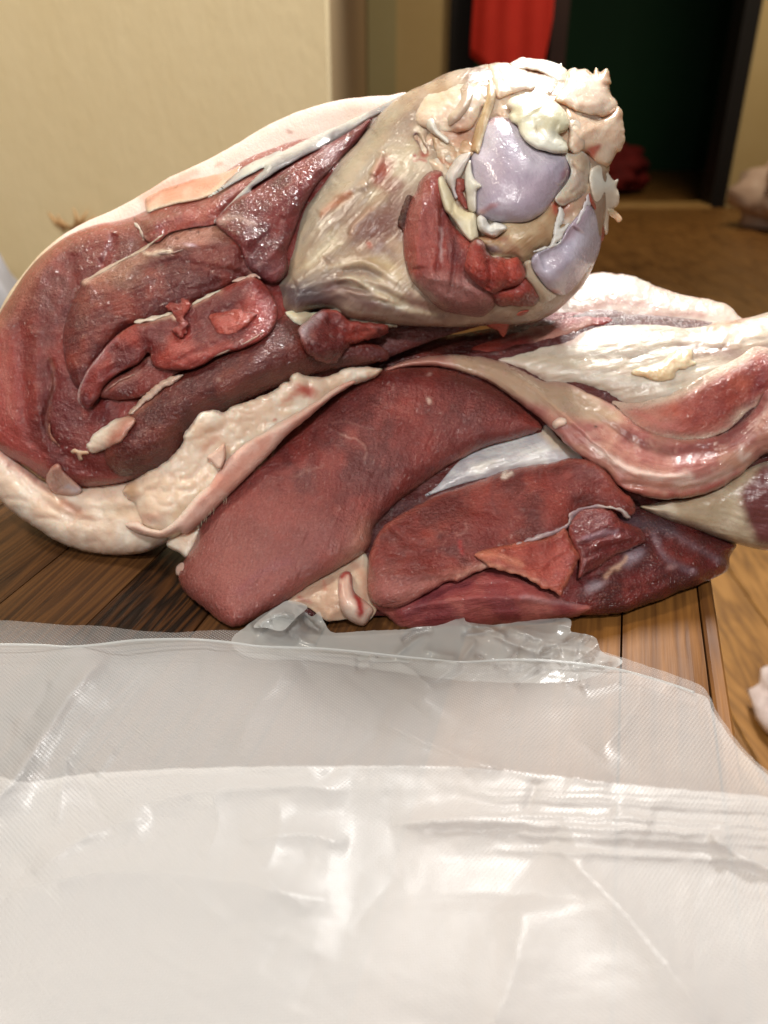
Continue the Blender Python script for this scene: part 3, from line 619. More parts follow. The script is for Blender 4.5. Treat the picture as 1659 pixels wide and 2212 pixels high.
# front muscle, the largest red face
part(L, 'silver_skin', A6((-200, 1240), (-120, 1180), (0, 1045), (130, 975), (300, 925), (430, 885), (470, 850), (540, 930), (640, 1000), (660, 1050), (590, 1070), (400, 1090), (250, 1110), (0, 1170)), M_FASCIA, ['CFCDCB', 'DCDAD8', 'BDB9BC'],
     H=16, Rd=30, Hb=60, lift=25, ang=-16, fibamp=2.5, fibf=6, lump=3, clip=True,
     paint=[('f', 4, .1, 'A79FA6', .55), ('p', A6((440, 850), (560, 920), (660, 1010), (560, 1000), (480, 950), (420, 900)), 10, 'C9B49A', .8), ('b', A6((120, 1070))[0], 30, 12, -20, 'E2DACB', .6)])
part(L, 'muscle', [*A5((1180, 92), (1300, 80), (1450, 88), (1600, 118)), *A6((0, 575), (150, 622), (280, 703), (400, 800), (445, 850), (430, 888), (300, 930), (150, 972), (0, 1042)), *A5((1500, 622), (1400, 692), (1250, 802), (1150, 900), (1105, 960), (1080, 1070), (1000, 1125), (920, 1172), (800, 1240), (660, 1330), (500, 1430), (390, 1490), (310, 1490), (200, 1400), (90, 1300), (50, 1200), (85, 1120), (130, 1040), (190, 890), (330, 690), (480, 540), (590, 410), (730, 320), (880, 215), (1000, 150))], M_MUSCLE, ['6E2621', '7E312A', '591C1A'],
     H=85, Rd=95, Hb=150, Rb=130, lift=14, ang=-72, fibamp=2.2, fibf=8, lump=7, lumpf=80, rag=1.5, ragf=18, clip=True, label='large dark red front muscle',
     ridges=[(A5((850, 400), (930, 450), (1040, 490), (1055, 560)), 4, 2.5), (A5((1050, 300), (1400, 420), (1600, 560)), 60, -8), (A5((1080, 250), (1250, 330), (1480, 330)), 5, -2)],
     paint=[('e', 9, 'A15B4E', .6), ('p', A5((50, 1200), (200, 900), (420, 900), (700, 1100), (900, 1150), (660, 1340), (500, 1440), (390, 1500), (300, 1500), (90, 1300)), 120, '96564F', .85), ('p', A5((480, 760), (800, 820), (1100, 850), (1150, 900), (1080, 1060), (900, 1180), (700, 1120), (520, 950)), 110, '90504A', .6),
            ('s', A5((930, 450), (1030, 490), (1055, 540), (1050, 590)), 2.5, 'A77C72', .45), ('s', A5((830, 410), (920, 380), (1100, 420)), 2, 'A2726A', .25), ('s', A5((680, 670), (760, 640), (830, 610)), 2.5, 'A77A72', .3), ('b', A5((1400, 265))[0], 5, 7, 0, 'C0A598', .85), ('b', A5((1410, 127))[0], 6, 3, -30, 'B99A8E', .8),
            ('s', A5((1080, 960), (1000, 1100), (960, 1150)), 26, 'AE7A68', .7), ('s', A5((1659, 520), (1400, 690), (1250, 800)), 8, 'A86650', .6), ('n', 30, .3, '7E3C36', .25), ('s', A5((380, 1290), (520, 1180), (640, 1130)), 10, '8A4A50', .4)])
part(L, 'muscle', [*A6((250, 1092), (400, 1066), (500, 1050), (600, 1030), (720, 1052), (800, 1115), (850, 1180), (930, 1250), (945, 1320), (900, 1340), (830, 1312), (720, 1292), (640, 1320), (580, 1390), (560, 1440), (500, 1500), (400, 1560), (250, 1600), (100, 1640), (0, 1690)), *A5((1500, 1240), (1350, 1320), (1230, 1380), (1120, 1370), (1080, 1310), (1070, 1210), (1085, 1080), (1150, 945), (1300, 850), (1450, 770), (1600, 720), (1659, 700))], M_MUSCLE, ['722721', '843328', '5A1C18'],
     H=60, Rd=75, Hb=60, on=12, lift=22, ang=-22, fibamp=3, fibf=9, lump=6, lumpf=60, rag=2.2, ragf=15,
     ridges=[(A5((1130, 1000), (1250, 1100), (1500, 1080)), 9, -5), (A5((1180, 930), (1320, 1040), (1480, 1000)), 7, -5), (A6((0, 1300), (200, 1330), (450, 1360)), 10, -4), (A5((1100, 1200), (1300, 1210), (1600, 1180)), 9, 5)],
     paint=[('e', 10, 'A2584A', .5), ('s', A6((0, 1665), (100, 1630), (160, 1600)), 7, 'D9B3A0', .9), ('s', [*A5((1240, 1340), (1400, 1260), (1659, 1180))], 16, 'AE6F60', .65), ('s', A6((-20, 1440), (30, 1420), (40, 1380)), 3, 'A67870', .35), ('s', A6((0, 1480), (20, 1540)), 5, '9B2A2A', .7), ('s', A6((250, 1095), (230, 1130), (280, 1110)), 4, 'E0D3C4', .8),
            ('p', A5((1085, 1180), (1300, 1230), (1450, 1250), (1230, 1390), (1080, 1330)), 40, 'A5625C', .7), ('n', 26, .3, '86423A', .25), ('s', A6((200, 1120), (170, 1250), (220, 1330)), 5, '4E1D1E', .4)])
part(L, 'fat_seam', A6((300, 1495), (380, 1455), (480, 1425), (550, 1395), (585, 1370), (590, 1330), (630, 1300), (720, 1280), (830, 1290), (900, 1310), (920, 1350), (890, 1345), (840, 1310), (740, 1300), (660, 1320), (610, 1370), (575, 1415), (480, 1450), (400, 1475)), M_FASCIA, ['B9A5A2', 'CDBDB6', '9A858A'], H=10, Rd=8, on=5, lift=8, step=2, rag=3, ragf=10, lump=3, lumpf=12)
part(L, 'meat_flap', A6((85, 1545), (200, 1505), (400, 1465), (520, 1430), (565, 1400), (590, 1440), (640, 1530), (672, 1548), (650, 1572), (610, 1640), (580, 1700), (545, 1762), (500, 1745), (400, 1702), (340, 1662), (180, 1622), (130, 1580)), M_MUSCLE, ['8A3226', '9A3F30', '76271F'],
     H=12, Rd=14, Hb=12, on=12, lift=12, rag=4, ragf=12, ang=-10, fibamp=3, lump=4, lumpf=40, label='loose orange-red flap of meat', tilt=[(1030, 1195, 4), (1230, 1280, -22), (1190, 1150, 2), (1260, 1200, -8)],
     ridges=[(A6((420, 1640), (500, 1560), (600, 1500)), 5, 3)], paint=[('e', 9, 'B06A52', .5), ('s', A6((90, 1545), (200, 1550), (330, 1600)), 8, 'C9866A', .5), ('s', A6((130, 1590), (260, 1640), (400, 1690)), 8, 'D29E84', .5)])
part(L, 'loose_muscle', A6((590, 1390), (640, 1322), (720, 1295), (830, 1318), (870, 1370), (960, 1400), (1005, 1470), (940, 1510), (820, 1560), (740, 1620), (660, 1660), (635, 1690), (640, 1560), (600, 1470)), M_MUSCLE, ['7B2923', '8A332A', '5E1B1B'],
     H=34, Rd=36, Hb=30, on=12, lift=8, rag=3, ragf=14, ang=-25, fibamp=5, lump=5,
     ridges=[(A6((650, 1500), (800, 1440), (900, 1420)), 6, -7), (A6((660, 1570), (800, 1510), (960, 1470)), 6, -5)], paint=[('s', A6((660, 1460), (780, 1430), (850, 1420)), 5, '9F7F8A', .7), ('e', 6, '9A4A40', .5)])
part(L, 'fat_lump', A5((640, 1350), (700, 1290), (800, 1230), (920, 1165), (1000, 1120), (1050, 1080), (1095, 1190), (1110, 1300), (1120, 1390), (1060, 1460), (1000, 1450), (960, 1442), (900, 1450), (850, 1452), (790, 1405), (730, 1372)), M_FAT, ['CDB29A', 'D8C2AC', 'C09F88'],
     H=36, Rd=50, Hb=60, lift=25, lump=5, lumpf=35, rag=1.5, ragf=16, paint=[('s', A5((700, 1330), (760, 1350)), 5, 'A64A42', .5), ('s', A5((1000, 1140), (1040, 1200), (1060, 1320)), 12, 'B4836C', .6), ('s', A5((830, 1240), (850, 1290)), 4, 'B76A58', .5)], clip=True)
part(L, 'fat_bulb', A5((915, 1215), (950, 1182), (985, 1200), (998, 1290), (1058, 1342), (1102, 1390), (1085, 1435), (1060, 1472), (1025, 1475), (960, 1440), (925, 1380), (912, 1300)), M_FAT, ['D8BEAE', 'E0CCBC', 'CBA898'],
     H=28, Rd=26, Hb=20, on=6, lift=14, step=2, ang=60, lump=2, paint=[('s', A5((925, 1210), (960, 1190), (990, 1220), (1000, 1300), (1025, 1360), (1030, 1400)), 6, '8C1518', .9), ('s', A5((1010, 1330), (1030, 1370), (1028, 1410)), 8, 'A3302C', .7), ('s', A5((920, 1260), (905, 1310)), 4, 'B5645A', .5)])
part(L, 'fat_edge', A4((895, 1190), (930, 1130), (1000, 1080), (1080, 1040), (1110, 1070), (1075, 1150), (1030, 1230), (1000, 1262), (960, 1235), (925, 1220)), M_FAT, FAT, H=24, Rd=30, Hb=60, lift=12, rag=1.5, lump=3, lumpf=20, clip=True)
part(L, 'fat_crumb', A4((945, 1350), (945, 1315), (965, 1292), (985, 1290), (1010, 1330), (990, 1360), (962, 1358)), M_FAT, ['C49C90', 'CDA89A'], H=8, Rd=12, on=4, lift=4, step=2, clip=True)

# ================================================================== the upper leg
ur = empty('meat_leg', tuple(point(700., 800., 20.)), 'upper raw leg of meat with a lavender ball joint, lying on the other leg', 'meat', 'raw legs of meat stacked on the table')
Ub = Body(ur, [(1150, 400, -20), (868, 206, 50), (600, 240, 110), (300, 420, 90), (0, 700, 50), (0, 950, 25), (250, 1185, 0), (420, 1120, -60), (520, 980, -95), (650, 860, -70), (780, 800, -20), (850, 700, -10), (1100, 700, -10), (300, 800, 0), (1250, 600, 0), (1320, 300, 10), (900, 450, 10)])

part(Ub, 'skin', D((880, 203), (840, 206), (780, 210), (720, 219), (650, 239), (600, 260), (560, 281), (500, 317), (430, 354), (370, 381), (335, 402), (315, 415), (250, 451), (180, 482), (130, 512), (90, 545), (55, 585), (20, 632), (-5, 680), (-20, 720), (60, 760), (200, 640), (400, 520), (560, 430), (720, 330), (860, 260)), M_SKIN, SKINC,
     H=34, Rd=60, Hb=160, Rb=160, lift=0, lump=2.5, lumpf=50, rag=.8, ragf=20, ang=-30,
     paint=[('s', D((312, 430), (335, 412), (380, 390), (420, 372)), 12, 'D9957E', .6), ('b', A2((262, 640))[0], 6, 4, 0, 'B57A68', .7), ('b', A1((1290, 480))[0], 8, 4, -20, 'C4947C', .6), ('p', D((130, 515), (60, 590), (0, 690), (-40, 700), (40, 560), (110, 500)), 10, 'D6C2A0', .8)])
part(Ub, 'bottom_fat', A4((-60, 640), (0, 640), (100, 740), (240, 850), (400, 870), (700, 830), (940, 690), (1100, 800), (1050, 1000), (960, 1110), (870, 1195), (750, 1240), (600, 1250), (450, 1228), (300, 1168), (200, 1105), (60, 1010), (-20, 920), (-75, 800)), M_FAT, FAT,
     H=75, Rd=110, Hb=150, Rb=130, lift=0, lump=3.5, lumpf=48, bil=True, rag=2, ragf=18, clip=True,
     ridges=[(A4((40, 760), (150, 880), (300, 1000), (420, 1060)), 10, -6), (A4((420, 1000), (560, 1010), (760, 1000)), 10, -5), (A4((250, 860), (330, 960), (430, 1020)), 9, -8)],
     paint=[('s', A4((330, 960), (390, 1000), (430, 1020)), 12, 'B5694E', .7), ('s', A4((0, 700), (90, 780), (200, 850), (260, 900)), 12, 'C98878', .6), ('s', A4((250, 880), (330, 990), (480, 1060)), 14, 'C8A086', .5), ('b', A4((640, 1010))[0], 60, 14, 0, 'C4AA8E', .5), ('n', 40, .25, 'D2B49E', .4)])
part(Ub, 'muscle_core', D((30, 760), (60, 650), (150, 540), (300, 470), (480, 400), (640, 320), (800, 270), (1000, 200), (1200, 240), (1260, 400), (1230, 580), (1100, 680), (950, 730), (820, 780), (700, 830), (560, 900), (440, 990), (340, 1060), (200, 1080), (90, 1020), (30, 900)), M_MUSCLE, ['461213', '551B17'],
     H=20, Rd=60, Hb=250, Rb=220, lift=10, lump=6, fibamp=3)
# the rolled red muscles at the left
part(Ub, 'muscle', [*D((-25, 720), (0, 675), (25, 635), (55, 590), (90, 551), (135, 516), (170, 498), (215, 483), (250, 478), (300, 462), (380, 420), (470, 380), (560, 330), (700, 300), (760, 420), (700, 560), (640, 680), (700, 760), (640, 810)), *A4((1560, 295), (1400, 370), (1250, 440), (1070, 510), (1000, 590), (920, 720), (830, 800), (720, 842), (620, 868), (500, 882), (420, 880), (330, 860), (240, 838), (130, 765), (0, 690), (-70, 600), (-75, 250))], M_MUSCLE, ['6F231F', '802E27', '5E1B1A'],
     H=80, Rd=75, Hb=120, Rb=120, on=None, lift=26, ang=70, conc=True, fibamp=4, fibf=16, lump=7, lumpf=60,
     ridges=[(A4((265, 190), (300, 330), (250, 500), (270, 600), (330, 690)), 8, -9), (A4((110, 0), (120, 250), (140, 500), (180, 680)), 14, -8), (A4((200, 20), (190, 300), (210, 500)), 16, 7), (A1((430, 1000), (430, 1100), (450, 1200)), 8, -7), (A1((680, 880), (660, 960), (600, 1070)), 8, -10), (A4((330, 700), (500, 800), (700, 800)), 14, -6), (A1((320, 950), (230, 1200), (180, 1500)), 20, 6)],
     paint=[('e', 20, '9C4B42', .75), ('p', A4((-60, 100), (60, 60), (110, 300), (130, 520), (230, 780), (130, 760), (0, 690), (-70, 600)), 30, 'A04640', .8), ('s', A4((20, 560), (70, 680), (180, 780)), 14, 'A2423E', .6), ('s', A4((10, 0), (30, 300), (60, 500)), 10, 'A8645A', .5),
            ('s', A4((265, 190), (290, 330), (252, 520), (290, 640)), 4, '8A5A48', .5), ('s', A1((310, 930), (200, 1150), (80, 1380)), 9, 'A05A50', .5), ('s', A4((380, 300), (330, 500), (400, 640)), 30, '5E2024', .6), ('n', 50, .25, '84403A', .4)])
part(Ub, 'muscle', A1((470, 1200), (480, 1160), (560, 1128), (700, 1048), (820, 988), (890, 940), (980, 885), (1100, 850), (1250, 825), (1400, 815), (1500, 840), (1500, 1000), (1530, 1120), (1440, 1150), (1300, 1225), (1140, 1310), (1000, 1370), (860, 1410), (760, 1440), (680, 1510), (590, 1630), (520, 1750), (470, 1800), (400, 1700), (370, 1480), (420, 1300)), M_MUSCLE, ['702921', '813529', '581B1A'],
     H=42, Rd=46, on=8, lift=6, ang=-20, fibamp=3.5, fibf=10, lump=6, lumpf=45, rag=1.5,
     ridges=[(A1((760, 1190), (830, 1110), (1000, 1050), (1250, 1090), (1450, 1130)), 9, -8), (A1((960, 940), (1100, 960), (1300, 930), (1450, 960)), 10, 6), (A1((850, 1000), (950, 985), (1020, 985)), 5, 5), (A1((1230, 1100), (1300, 1180)), 8, -5)],
     paint=[('p', A1((500, 1160), (700, 1055), (860, 985), (990, 895), (1150, 845), (1380, 830), (1420, 870), (1200, 930), (1000, 980), (860, 1040), (760, 1180), (620, 1180)), 26, '946552', .8), ('s', A1((850, 1000), (920, 995), (1010, 985)), 4, 'D8C0A8', .9), ('s', A1((490, 1175), (560, 1130), (700, 1050), (860, 960), (960, 890)), 5, 'BFA38E', .8), ('b', A1((1130, 945))[0], 13, 4, 15, 'B79DA6', .8), ('b', A1((1170, 875))[0], 3, 2, 0, '3A1C16', .9), ('b', A1((1050, 905))[0], 3, 2, 0, '3A1C16', .8), ('b', A1((1120, 865))[0], 2.5, 2, 0, '3A1C16', .8), ('s', A1((1460, 1150), (1490, 1120), (1530, 1140)), 7, 'C28E80', .7)])  # the pale mauve blot is a wet highlight painted into the colour
part(Ub, 'pink_muscle', A1((790, 790), (850, 770), (960, 720), (1100, 690), (1200, 660), (1330, 590), (1480, 535), (1570, 475), (1640, 470), (1500, 600), (1400, 690), (1320, 780), (1260, 830), (1120, 850), (1000, 880), (930, 935), (860, 920), (830, 850)), M_MUSCLE, ['8A332D', '9B4537', '742724'],
     H=26, Rd=28, on=6, lift=8, ang=-25, fibamp=2.5, lump=4, paint=[('s', A1((780, 810), (820, 860), (850, 920)), 7, 'BD9488', .8), ('s', A1((1200, 680), (1380, 600), (1550, 490)), 16, 'A6766A', .6), ('b', A1((900, 880))[0], 6, 5, 0, 'A33A36', .5)])
part(Ub, 'orange_fat', A1((855, 690), (880, 660), (1000, 605), (1200, 548), (1330, 520), (1420, 480), (1400, 530), (1340, 580), (1280, 640), (1180, 680), (1050, 705), (950, 730), (880, 760), (860, 740)), M_FAT, ['D8A48E', 'DEB29E', 'C8907A'], H=14, Rd=14, on=5, lift=8, ang=-20, lump=2, rag=1.5, paint=[('s', A1((880, 745), (1000, 715), (1180, 675), (1320, 600), (1400, 530)), 6, 'DCC0A4', .8), ('s', A1((870, 690), (1000, 615), (1150, 570)), 4, 'A8604C', .6)])
part(Ub, 'white_fascia', [*A1((1230, 670), (1330, 590), (1400, 520), (1480, 470), (1560, 430), (1659, 390)), *A2((200, 790), (400, 690), (560, 620), (640, 590), (760, 530), (880, 470), (980, 425), (1090, 375), (1080, 410), (1000, 470), (840, 545), (700, 640), (560, 720), (420, 790), (250, 880), (120, 960), (0, 1040)), *A1((1480, 660), (1380, 740), (1300, 800), (1250, 820), (1330, 740), (1440, 620), (1560, 500), (1480, 530))], M_FASCIA, ['C4C2B8', 'D2D0C6', 'AFA9A6'],
     H=14, Rd=16, on=5, lift=12, ang=-27, fibamp=2, fibf=5, lump=2, rag=1.5,
     paint=[('s', A2((0, 1020), (200, 900), (400, 800), (560, 720)), 16, '8E8688', .75), ('s', A2((0, 900), (200, 800), (400, 700), (560, 625), (800, 510)), 7, 'DAD9D0', .8), ('s', A1((1280, 800), (1400, 690), (1500, 600)), 7, '6E6468', .6)])
part(Ub, 'long_muscle', A2((890, 525), (850, 555), (830, 600), (760, 700), (620, 850), (470, 1010), (370, 1170), (300, 1350), (250, 1500), (250, 1640), (170, 1725), (60, 1700), (-40, 1610), (-90, 1480), (-180, 1380), (-270, 1290), (-200, 1200), (-100, 1110), (0, 1060), (130, 980), (300, 870), (450, 790), (580, 710), (720, 620), (820, 555)), M_MUSCLE, ['6A2021', '7A2B29', '57171A'],
     H=34, Rd=40, on=7, lift=10, ang=-42, fibamp=4, fibf=10, lump=5, rag=1.5,
     ridges=[(A2((-60, 1500), (100, 1400), (220, 1250)), 12, -6), (A2((20, 1650), (120, 1550), (220, 1440)), 12, 6)],
     paint=[('s', A2((-240, 1290), (-120, 1250), (0, 1300)), 8, 'A88A80', .7), ('e', 6, '8A4648', .5), ('s', A2((0, 1600), (80, 1650), (200, 1640)), 20, '6E4044', .5)])
# inner tongues
part(Ub, 'muscle', [*A4((700, 470), (780, 410), (860, 350), (950, 290), (1050, 240), (1200, 160), (1350, 95), (1420, 40), (1500, -20), (1560, -60), (1700, -20), (1850, 60), (2060, 130), (2080, 200), (1900, 230), (1700, 270), (1560, 310), (1400, 380), (1250, 450), (1100, 540), (1000, 620), (900, 760), (780, 800), (640, 820), (560, 720), (600, 580))], M_MUSCLE, ['581B17', '69291E', '491514'],
     H=40, Rd=45, Hb=30, on=8, lift=10, ang=-20, fibamp=3, fibf=9, lump=5, lumpf=50, rag=1.5,
     paint=[('s', A4((1080, 215), (1200, 160), (1350, 95), (1420, 45)), 6, '9A7464', .8), ('b', A4((1175, 297))[0], 5, 5, 0, '8E6A62', .8), ('s', A4((690, 500), (760, 440), (830, 390)), 8, 'A8705E', .7), ('s', A4((720, 640), (760, 590), (800, 560)), 4, '8A5E58', .4), ('e', 7, '7E4238', .6)])
part(Ub, 'muscle', [*A4((545, 400), (540, 370), (600, 300), (680, 265), (760, 200), (880, 140), (960, 110), (1100, 110), (1230, 105), (1290, 60), (1330, 90), (1200, 152), (1080, 205), (980, 255), (870, 325), (780, 388), (700, 410), (620, 415))], M_MUSCLE, ['6F241E', '7E2F23', '5B1A18'],
     H=20, Rd=22, on=6, lift=9, ang=-27, fibamp=3, lump=4, rag=1.5, paint=[('s', A4((820, 170), (860, 130), (880, 90)), 14, 'A0949A', .85), ('s', A4((560, 370), (640, 310), (740, 270)), 10, '9A6258', .6), ('s', A4((720, 200), (760, 195), (830, 180)), 6, 'A86A58', .7), ('e', 5, '8E4A3E', .5)])
part(Ub, 'muscle', [*A1((1445, 1140), (1500, 1135), (1560, 1180), (1615, 1250), (1642, 1330), (1622, 1430), (1560, 1500), (1450, 1560), (1300, 1600), (1150, 1680), (1000, 1690), (900, 1660)), *A4((800, 160), (740, 220), (640, 270), (560, 340), (535, 400), (480, 460), (445, 450), (425, 415), (430, 340), (470, 250), (540, 160), (600, 95), (660, 40), (740, 0)), *A1((860, 1402), (1000, 1362), (1130, 1300), (1290, 1222))], M_MUSCLE, ['7B241F', '8E3227', '621B1A'],
     H=32, Rd=30, on=7, lift=13, ang=-28, fibamp=4, fibf=12, lump=6, lumpf=36, rag=1.5,
     ridges=[(A1((1030, 1500), (1200, 1400), (1450, 1300)), 16, -9), (A1((700, 1560), (850, 1450), (1000, 1420)), 10, 6), (A1((1050, 1640), (1200, 1560), (1400, 1500)), 9, -6)],
     paint=[('s', A1((800, 1400), (900, 1385), (1010, 1355), (1040, 1375)), 6, 'CDB29A', .95), ('s', A1((1130, 1300), (1200, 1265), (1300, 1220)), 5, 'D0AE98', .9), ('s', A1((1370, 1165), (1430, 1145), (1500, 1130)), 5, 'C99C8A', .7), ('s', [*A4((415, 420), (445, 452), (480, 455))], 4, '8886A8', .7), ('s', A4((430, 350), (480, 250), (560, 150), (620, 80)), 5, 'A07078', .7), ('s', A4((440, 400), (480, 430), (520, 410)), 8, '3C1626', .6), ('p', A1((1500, 1140), (1642, 1330), (1622, 1430), (1500, 1540), (1480, 1300)), 30, '9C3A34', .6), ('e', 5, 'A04E42', .5)])
SEAMC = ['CDB3A2', 'D9C6B8', 'B8968A']
for pts, w, c in ((A1((488, 1176), (560, 1130), (700, 1050), (830, 985), (900, 935), (965, 888)), 3.2, ['B89A86', 'C4A896']), (A1((1128, 1305), (1200, 1266), (1300, 1218)), 3.2, ['D2B8A4', 'DCC8B6']),
                  (A1((790, 1408), (850, 1396), (930, 1378), (1015, 1352)), 4.6, ['D2BCA8', 'DCCABA']), (A1((1365, 1168), (1430, 1148), (1505, 1130), (1540, 1150)), 3.6, ['C49A8C', 'CEA99C']),
                  (A4((452, 458), (424, 425), (430, 350), (478, 255), (556, 155), (612, 92)), 2.2, ['A67C7C', 'B48C88']), (A4((1085, 210), (1200, 158), (1340, 98), (1420, 45)), 2.6, ['A88474', 'B49484']),
                  (A1((782, 808), (826, 858), (850, 925)), 3.0, SEAMC), (A1((845, 1002), (930, 992), (1020, 984)), 2.4, ['D4BCA4', 'DCC8B4']), (A4((265, 520), (270, 600), (320, 665)), 2.4, ['94604E', 'A0705C']),
                  (A1((850, 990), (1000, 1000), (1120, 960)), 1.6, ['A08078', 'B09088']), (A4((560, 372), (640, 312), (745, 268)), 2.2, ['9C6C62', 'A87C70'])):
    seam(Ub, pts, w, c, M_FASCIA)
part(Ub, 'meat_shred', A1((982, 1312), (1020, 1285), (1060, 1290), (1062, 1265), (1115, 1275), (1132, 1300), (1110, 1350), (1090, 1385), (1115, 1400), (1100, 1470), (1065, 1502), (1040, 1480), (1018, 1455), (1045, 1420), (1040, 1385), (1010, 1350)), M_MUSCLE, ['8E3428', 'A04132', '7C2921'], H=15, Rd=14, on=4, lift=2, step=1.5, rag=4, ragf=9, lump=6, lumpf=16, label='torn bright red shred')
part(Ub, 'meat_shred', A1((1240, 1372), (1300, 1345), (1420, 1330), (1440, 1345), (1522, 1358), (1490, 1392), (1450, 1440), (1380, 1470), (1300, 1478), (1260, 1430)), M_MUSCLE, ['8E3428', 'A04132', '7C2921'], H=11, Rd=16, on=4, lift=-1, step=2, rag=5, ragf=14, lump=5, lumpf=18)
part(Ub, 'fat_chunk', A4((462, 658), (480, 640), (500, 600), (560, 555), (620, 518), (685, 500), (728, 518), (722, 545), (690, 590), (650, 640), (590, 670), (535, 692), (490, 700)), M_FAT, ['CFB5A2', 'D9C4B2'], H=20, Rd=16, on=5, lift=6, step=2, rag=2, ragf=10, lump=3, lumpf=14,
     paint=[('p', A4((560, 690), (600, 600), (700, 500), (740, 520), (680, 600), (600, 680)), 14, 'A65F4E', .85), ('s', A4((470, 650), (530, 590), (600, 530)), 9, 'E2DACB', .8)])
part(Ub, 'fat_crumb', A4((380, 690), (400, 675), (425, 685), (470, 690), (475, 705), (440, 712), (445, 735), (425, 738), (410, 705), (388, 702)), M_FAT, ['C9A58C', 'D2B29A'], H=6, Rd=4, on=3, lift=3, step=1.5)
part(Ub, 'fat_seam', A4((770, 395), (830, 340), (880, 305), (930, 285), (985, 280), (940, 320), (880, 350), (840, 385), (780, 430), (720, 480), (690, 500), (700, 470)), M_FASCIA, ['B99C8C', 'C7AFA0'], H=9, Rd=8, on=4, lift=6, step=2, rag=2.5, ragf=7, ang=50, fibamp=2)
part(Ub, 'fat_ball', A4((246, 830), (262, 790), (300, 757), (325, 765), (345, 800), (400, 850), (440, 890), (430, 915), (390, 930), (330, 925), (280, 905), (255, 870)), M_FAT, ['C9A796', 'D3B8A6', 'B98E80'], H=24, Rd=22, on=6, lift=10, step=2, lump=3, lumpf=18, ridges=[(A4((300, 840), (330, 880), (300, 905)), 4, -4)], paint=[('e', 7, 'A4685C', .6), ('s', A4((360, 880), (430, 910), (470, 920)), 8, 'C8C0C8', .6)])
part(Ub, 'fat_strip', [*A4((655, 902), (690, 860), (740, 835), (830, 780), (915, 720), (985, 640), (990, 600), (1040, 525), (1090, 480), (1130, 468), (1200, 478), (1260, 445), (1340, 425), (1400, 390), (1460, 370), (1500, 340), (1550, 310)), *A5((640, 165), (660, 130), (690, 117), (740, 130), (860, 135), (960, 92), (1050, 88), (1150, 90), (1120, 130), (1000, 180), (880, 250), (740, 360), (600, 450), (480, 540), (420, 640), (300, 750), (200, 860), (40, 1010)), *A4((860, 1130), (780, 1090), (750, 1040), (720, 965), (690, 945))], M_FAT, ['EDD9C4', 'F0E1CF', 'E5C9B0'],
     H=36, Rd=26, Hb=50, on=12, lift=20, rag=4, ragf=18, lump=3.2, lumpf=36, bil=True, ang=-35,
     ridges=[(A4((1080, 760), (1020, 830), (960, 840)), 6, -6), (A4((1260, 470), (1200, 560), (1100, 600)), 8, -5)],
     paint=[('b', A5((735, 215))[0], 28, 12, 25, 'B5342A', .8), ('b', A5((660, 245))[0], 26, 8, -30, 'C8705C', .6), ('b', A5((570, 375))[0], 5, 4, 0, 'B84A40', .7), ('b', A4((1130, 650))[0], 30, 10, -50, 'CF9B84', .6), ('b', A4((700, 900))[0], 16, 22, 20, 'B48A64', .7), ('b', A4((800, 1050))[0], 26, 12, -20, 'CC9580', .6), ('s', A4((940, 1040), (1040, 960), (1070, 900)), 10, 'C29F78', .5), ('n', 22, .3, 'E6D9C6', .5)])
part(Ub, 'skin_strip', [*A4((672, 1088), (700, 1070), (745, 1068), (780, 1092), (830, 1110), (880, 1108), (950, 1052), (1050, 935), (1100, 890), (1130, 860), (1180, 780), (1240, 700), (1320, 630), (1450, 560), (1560, 500), (1700, 420), (1830, 330)), *A5((1010, 165), (880, 250), (740, 370), (640, 450), (560, 540), (460, 640), (350, 750), (200, 900), (100, 980)), *A4((960, 1125), (870, 1158), (780, 1145), (715, 1122))], M_SKIN, ['E6B6A4', 'EAC2B2', 'DCA492'],
     H=18, Rd=14, Hb=30, on=10, lift=12, rag=1.2, ragf=12, lump=2, lumpf=30, ang=-40, tilt=[(300, 1130, -4), (450, 1080, -8), (600, 930, -4), (730, 830, 0), (560, 960, 14)],
     paint=[('s', A4((680, 1090), (760, 1085), (850, 1118), (950, 1055), (1060, 930), (1120, 875)), 9, 'E6D2C2', .95), ('s', A4((1300, 640), (1450, 560), (1659, 440), (1800, 350)), 10, 'DCC4B0', .8), ('s', A4((720, 1125), (870, 1155), (960, 1120)), 8, 'DDBFA6', .8), ('s', A4((1150, 900), (1250, 800), (1400, 680)), 13, 'CB8470', .6)])
part(Ub, 'skin_flap', A4((1108, 722), (1150, 690), (1200, 648), (1215, 690), (1195, 770), (1170, 782), (1140, 755)), M_SKIN, ['DDB49E', 'E2C2B0'], H=8, Rd=6, on=5, lift=14, step=1.5, rag=1)
hp = []
for i, (a, b) in enumerate(((1120, 1010), (1128, 1000), (1145, 985), (1095, 1045), (1080, 1060), (1105, 1030), (1062, 1088), (1200, 940), (1212, 930))):
    p = A4((a, b), (a - 2 + (i % 3) * 2, b + 28 + 9 * (i % 3)))
    b0 = -130; hp.append(tube([tuple(point(float(p[0][0]), float(p[0][1]), b0)), tuple(point(p[0][0] + 1.5, (p[0][1] + p[1][1]) / 2, b0 - 4.)), tuple(point(float(p[1][0]), float(p[1][1]), b0 + 0.))], [.00016, .00014, .00008], 4))
v, f = join(hp); hr_ = mesh_obj('hair', np.array(v), f, simple('pale_hair', 'DCCBB0', .5), ur, True); hr_['kind'] = 'stuff'

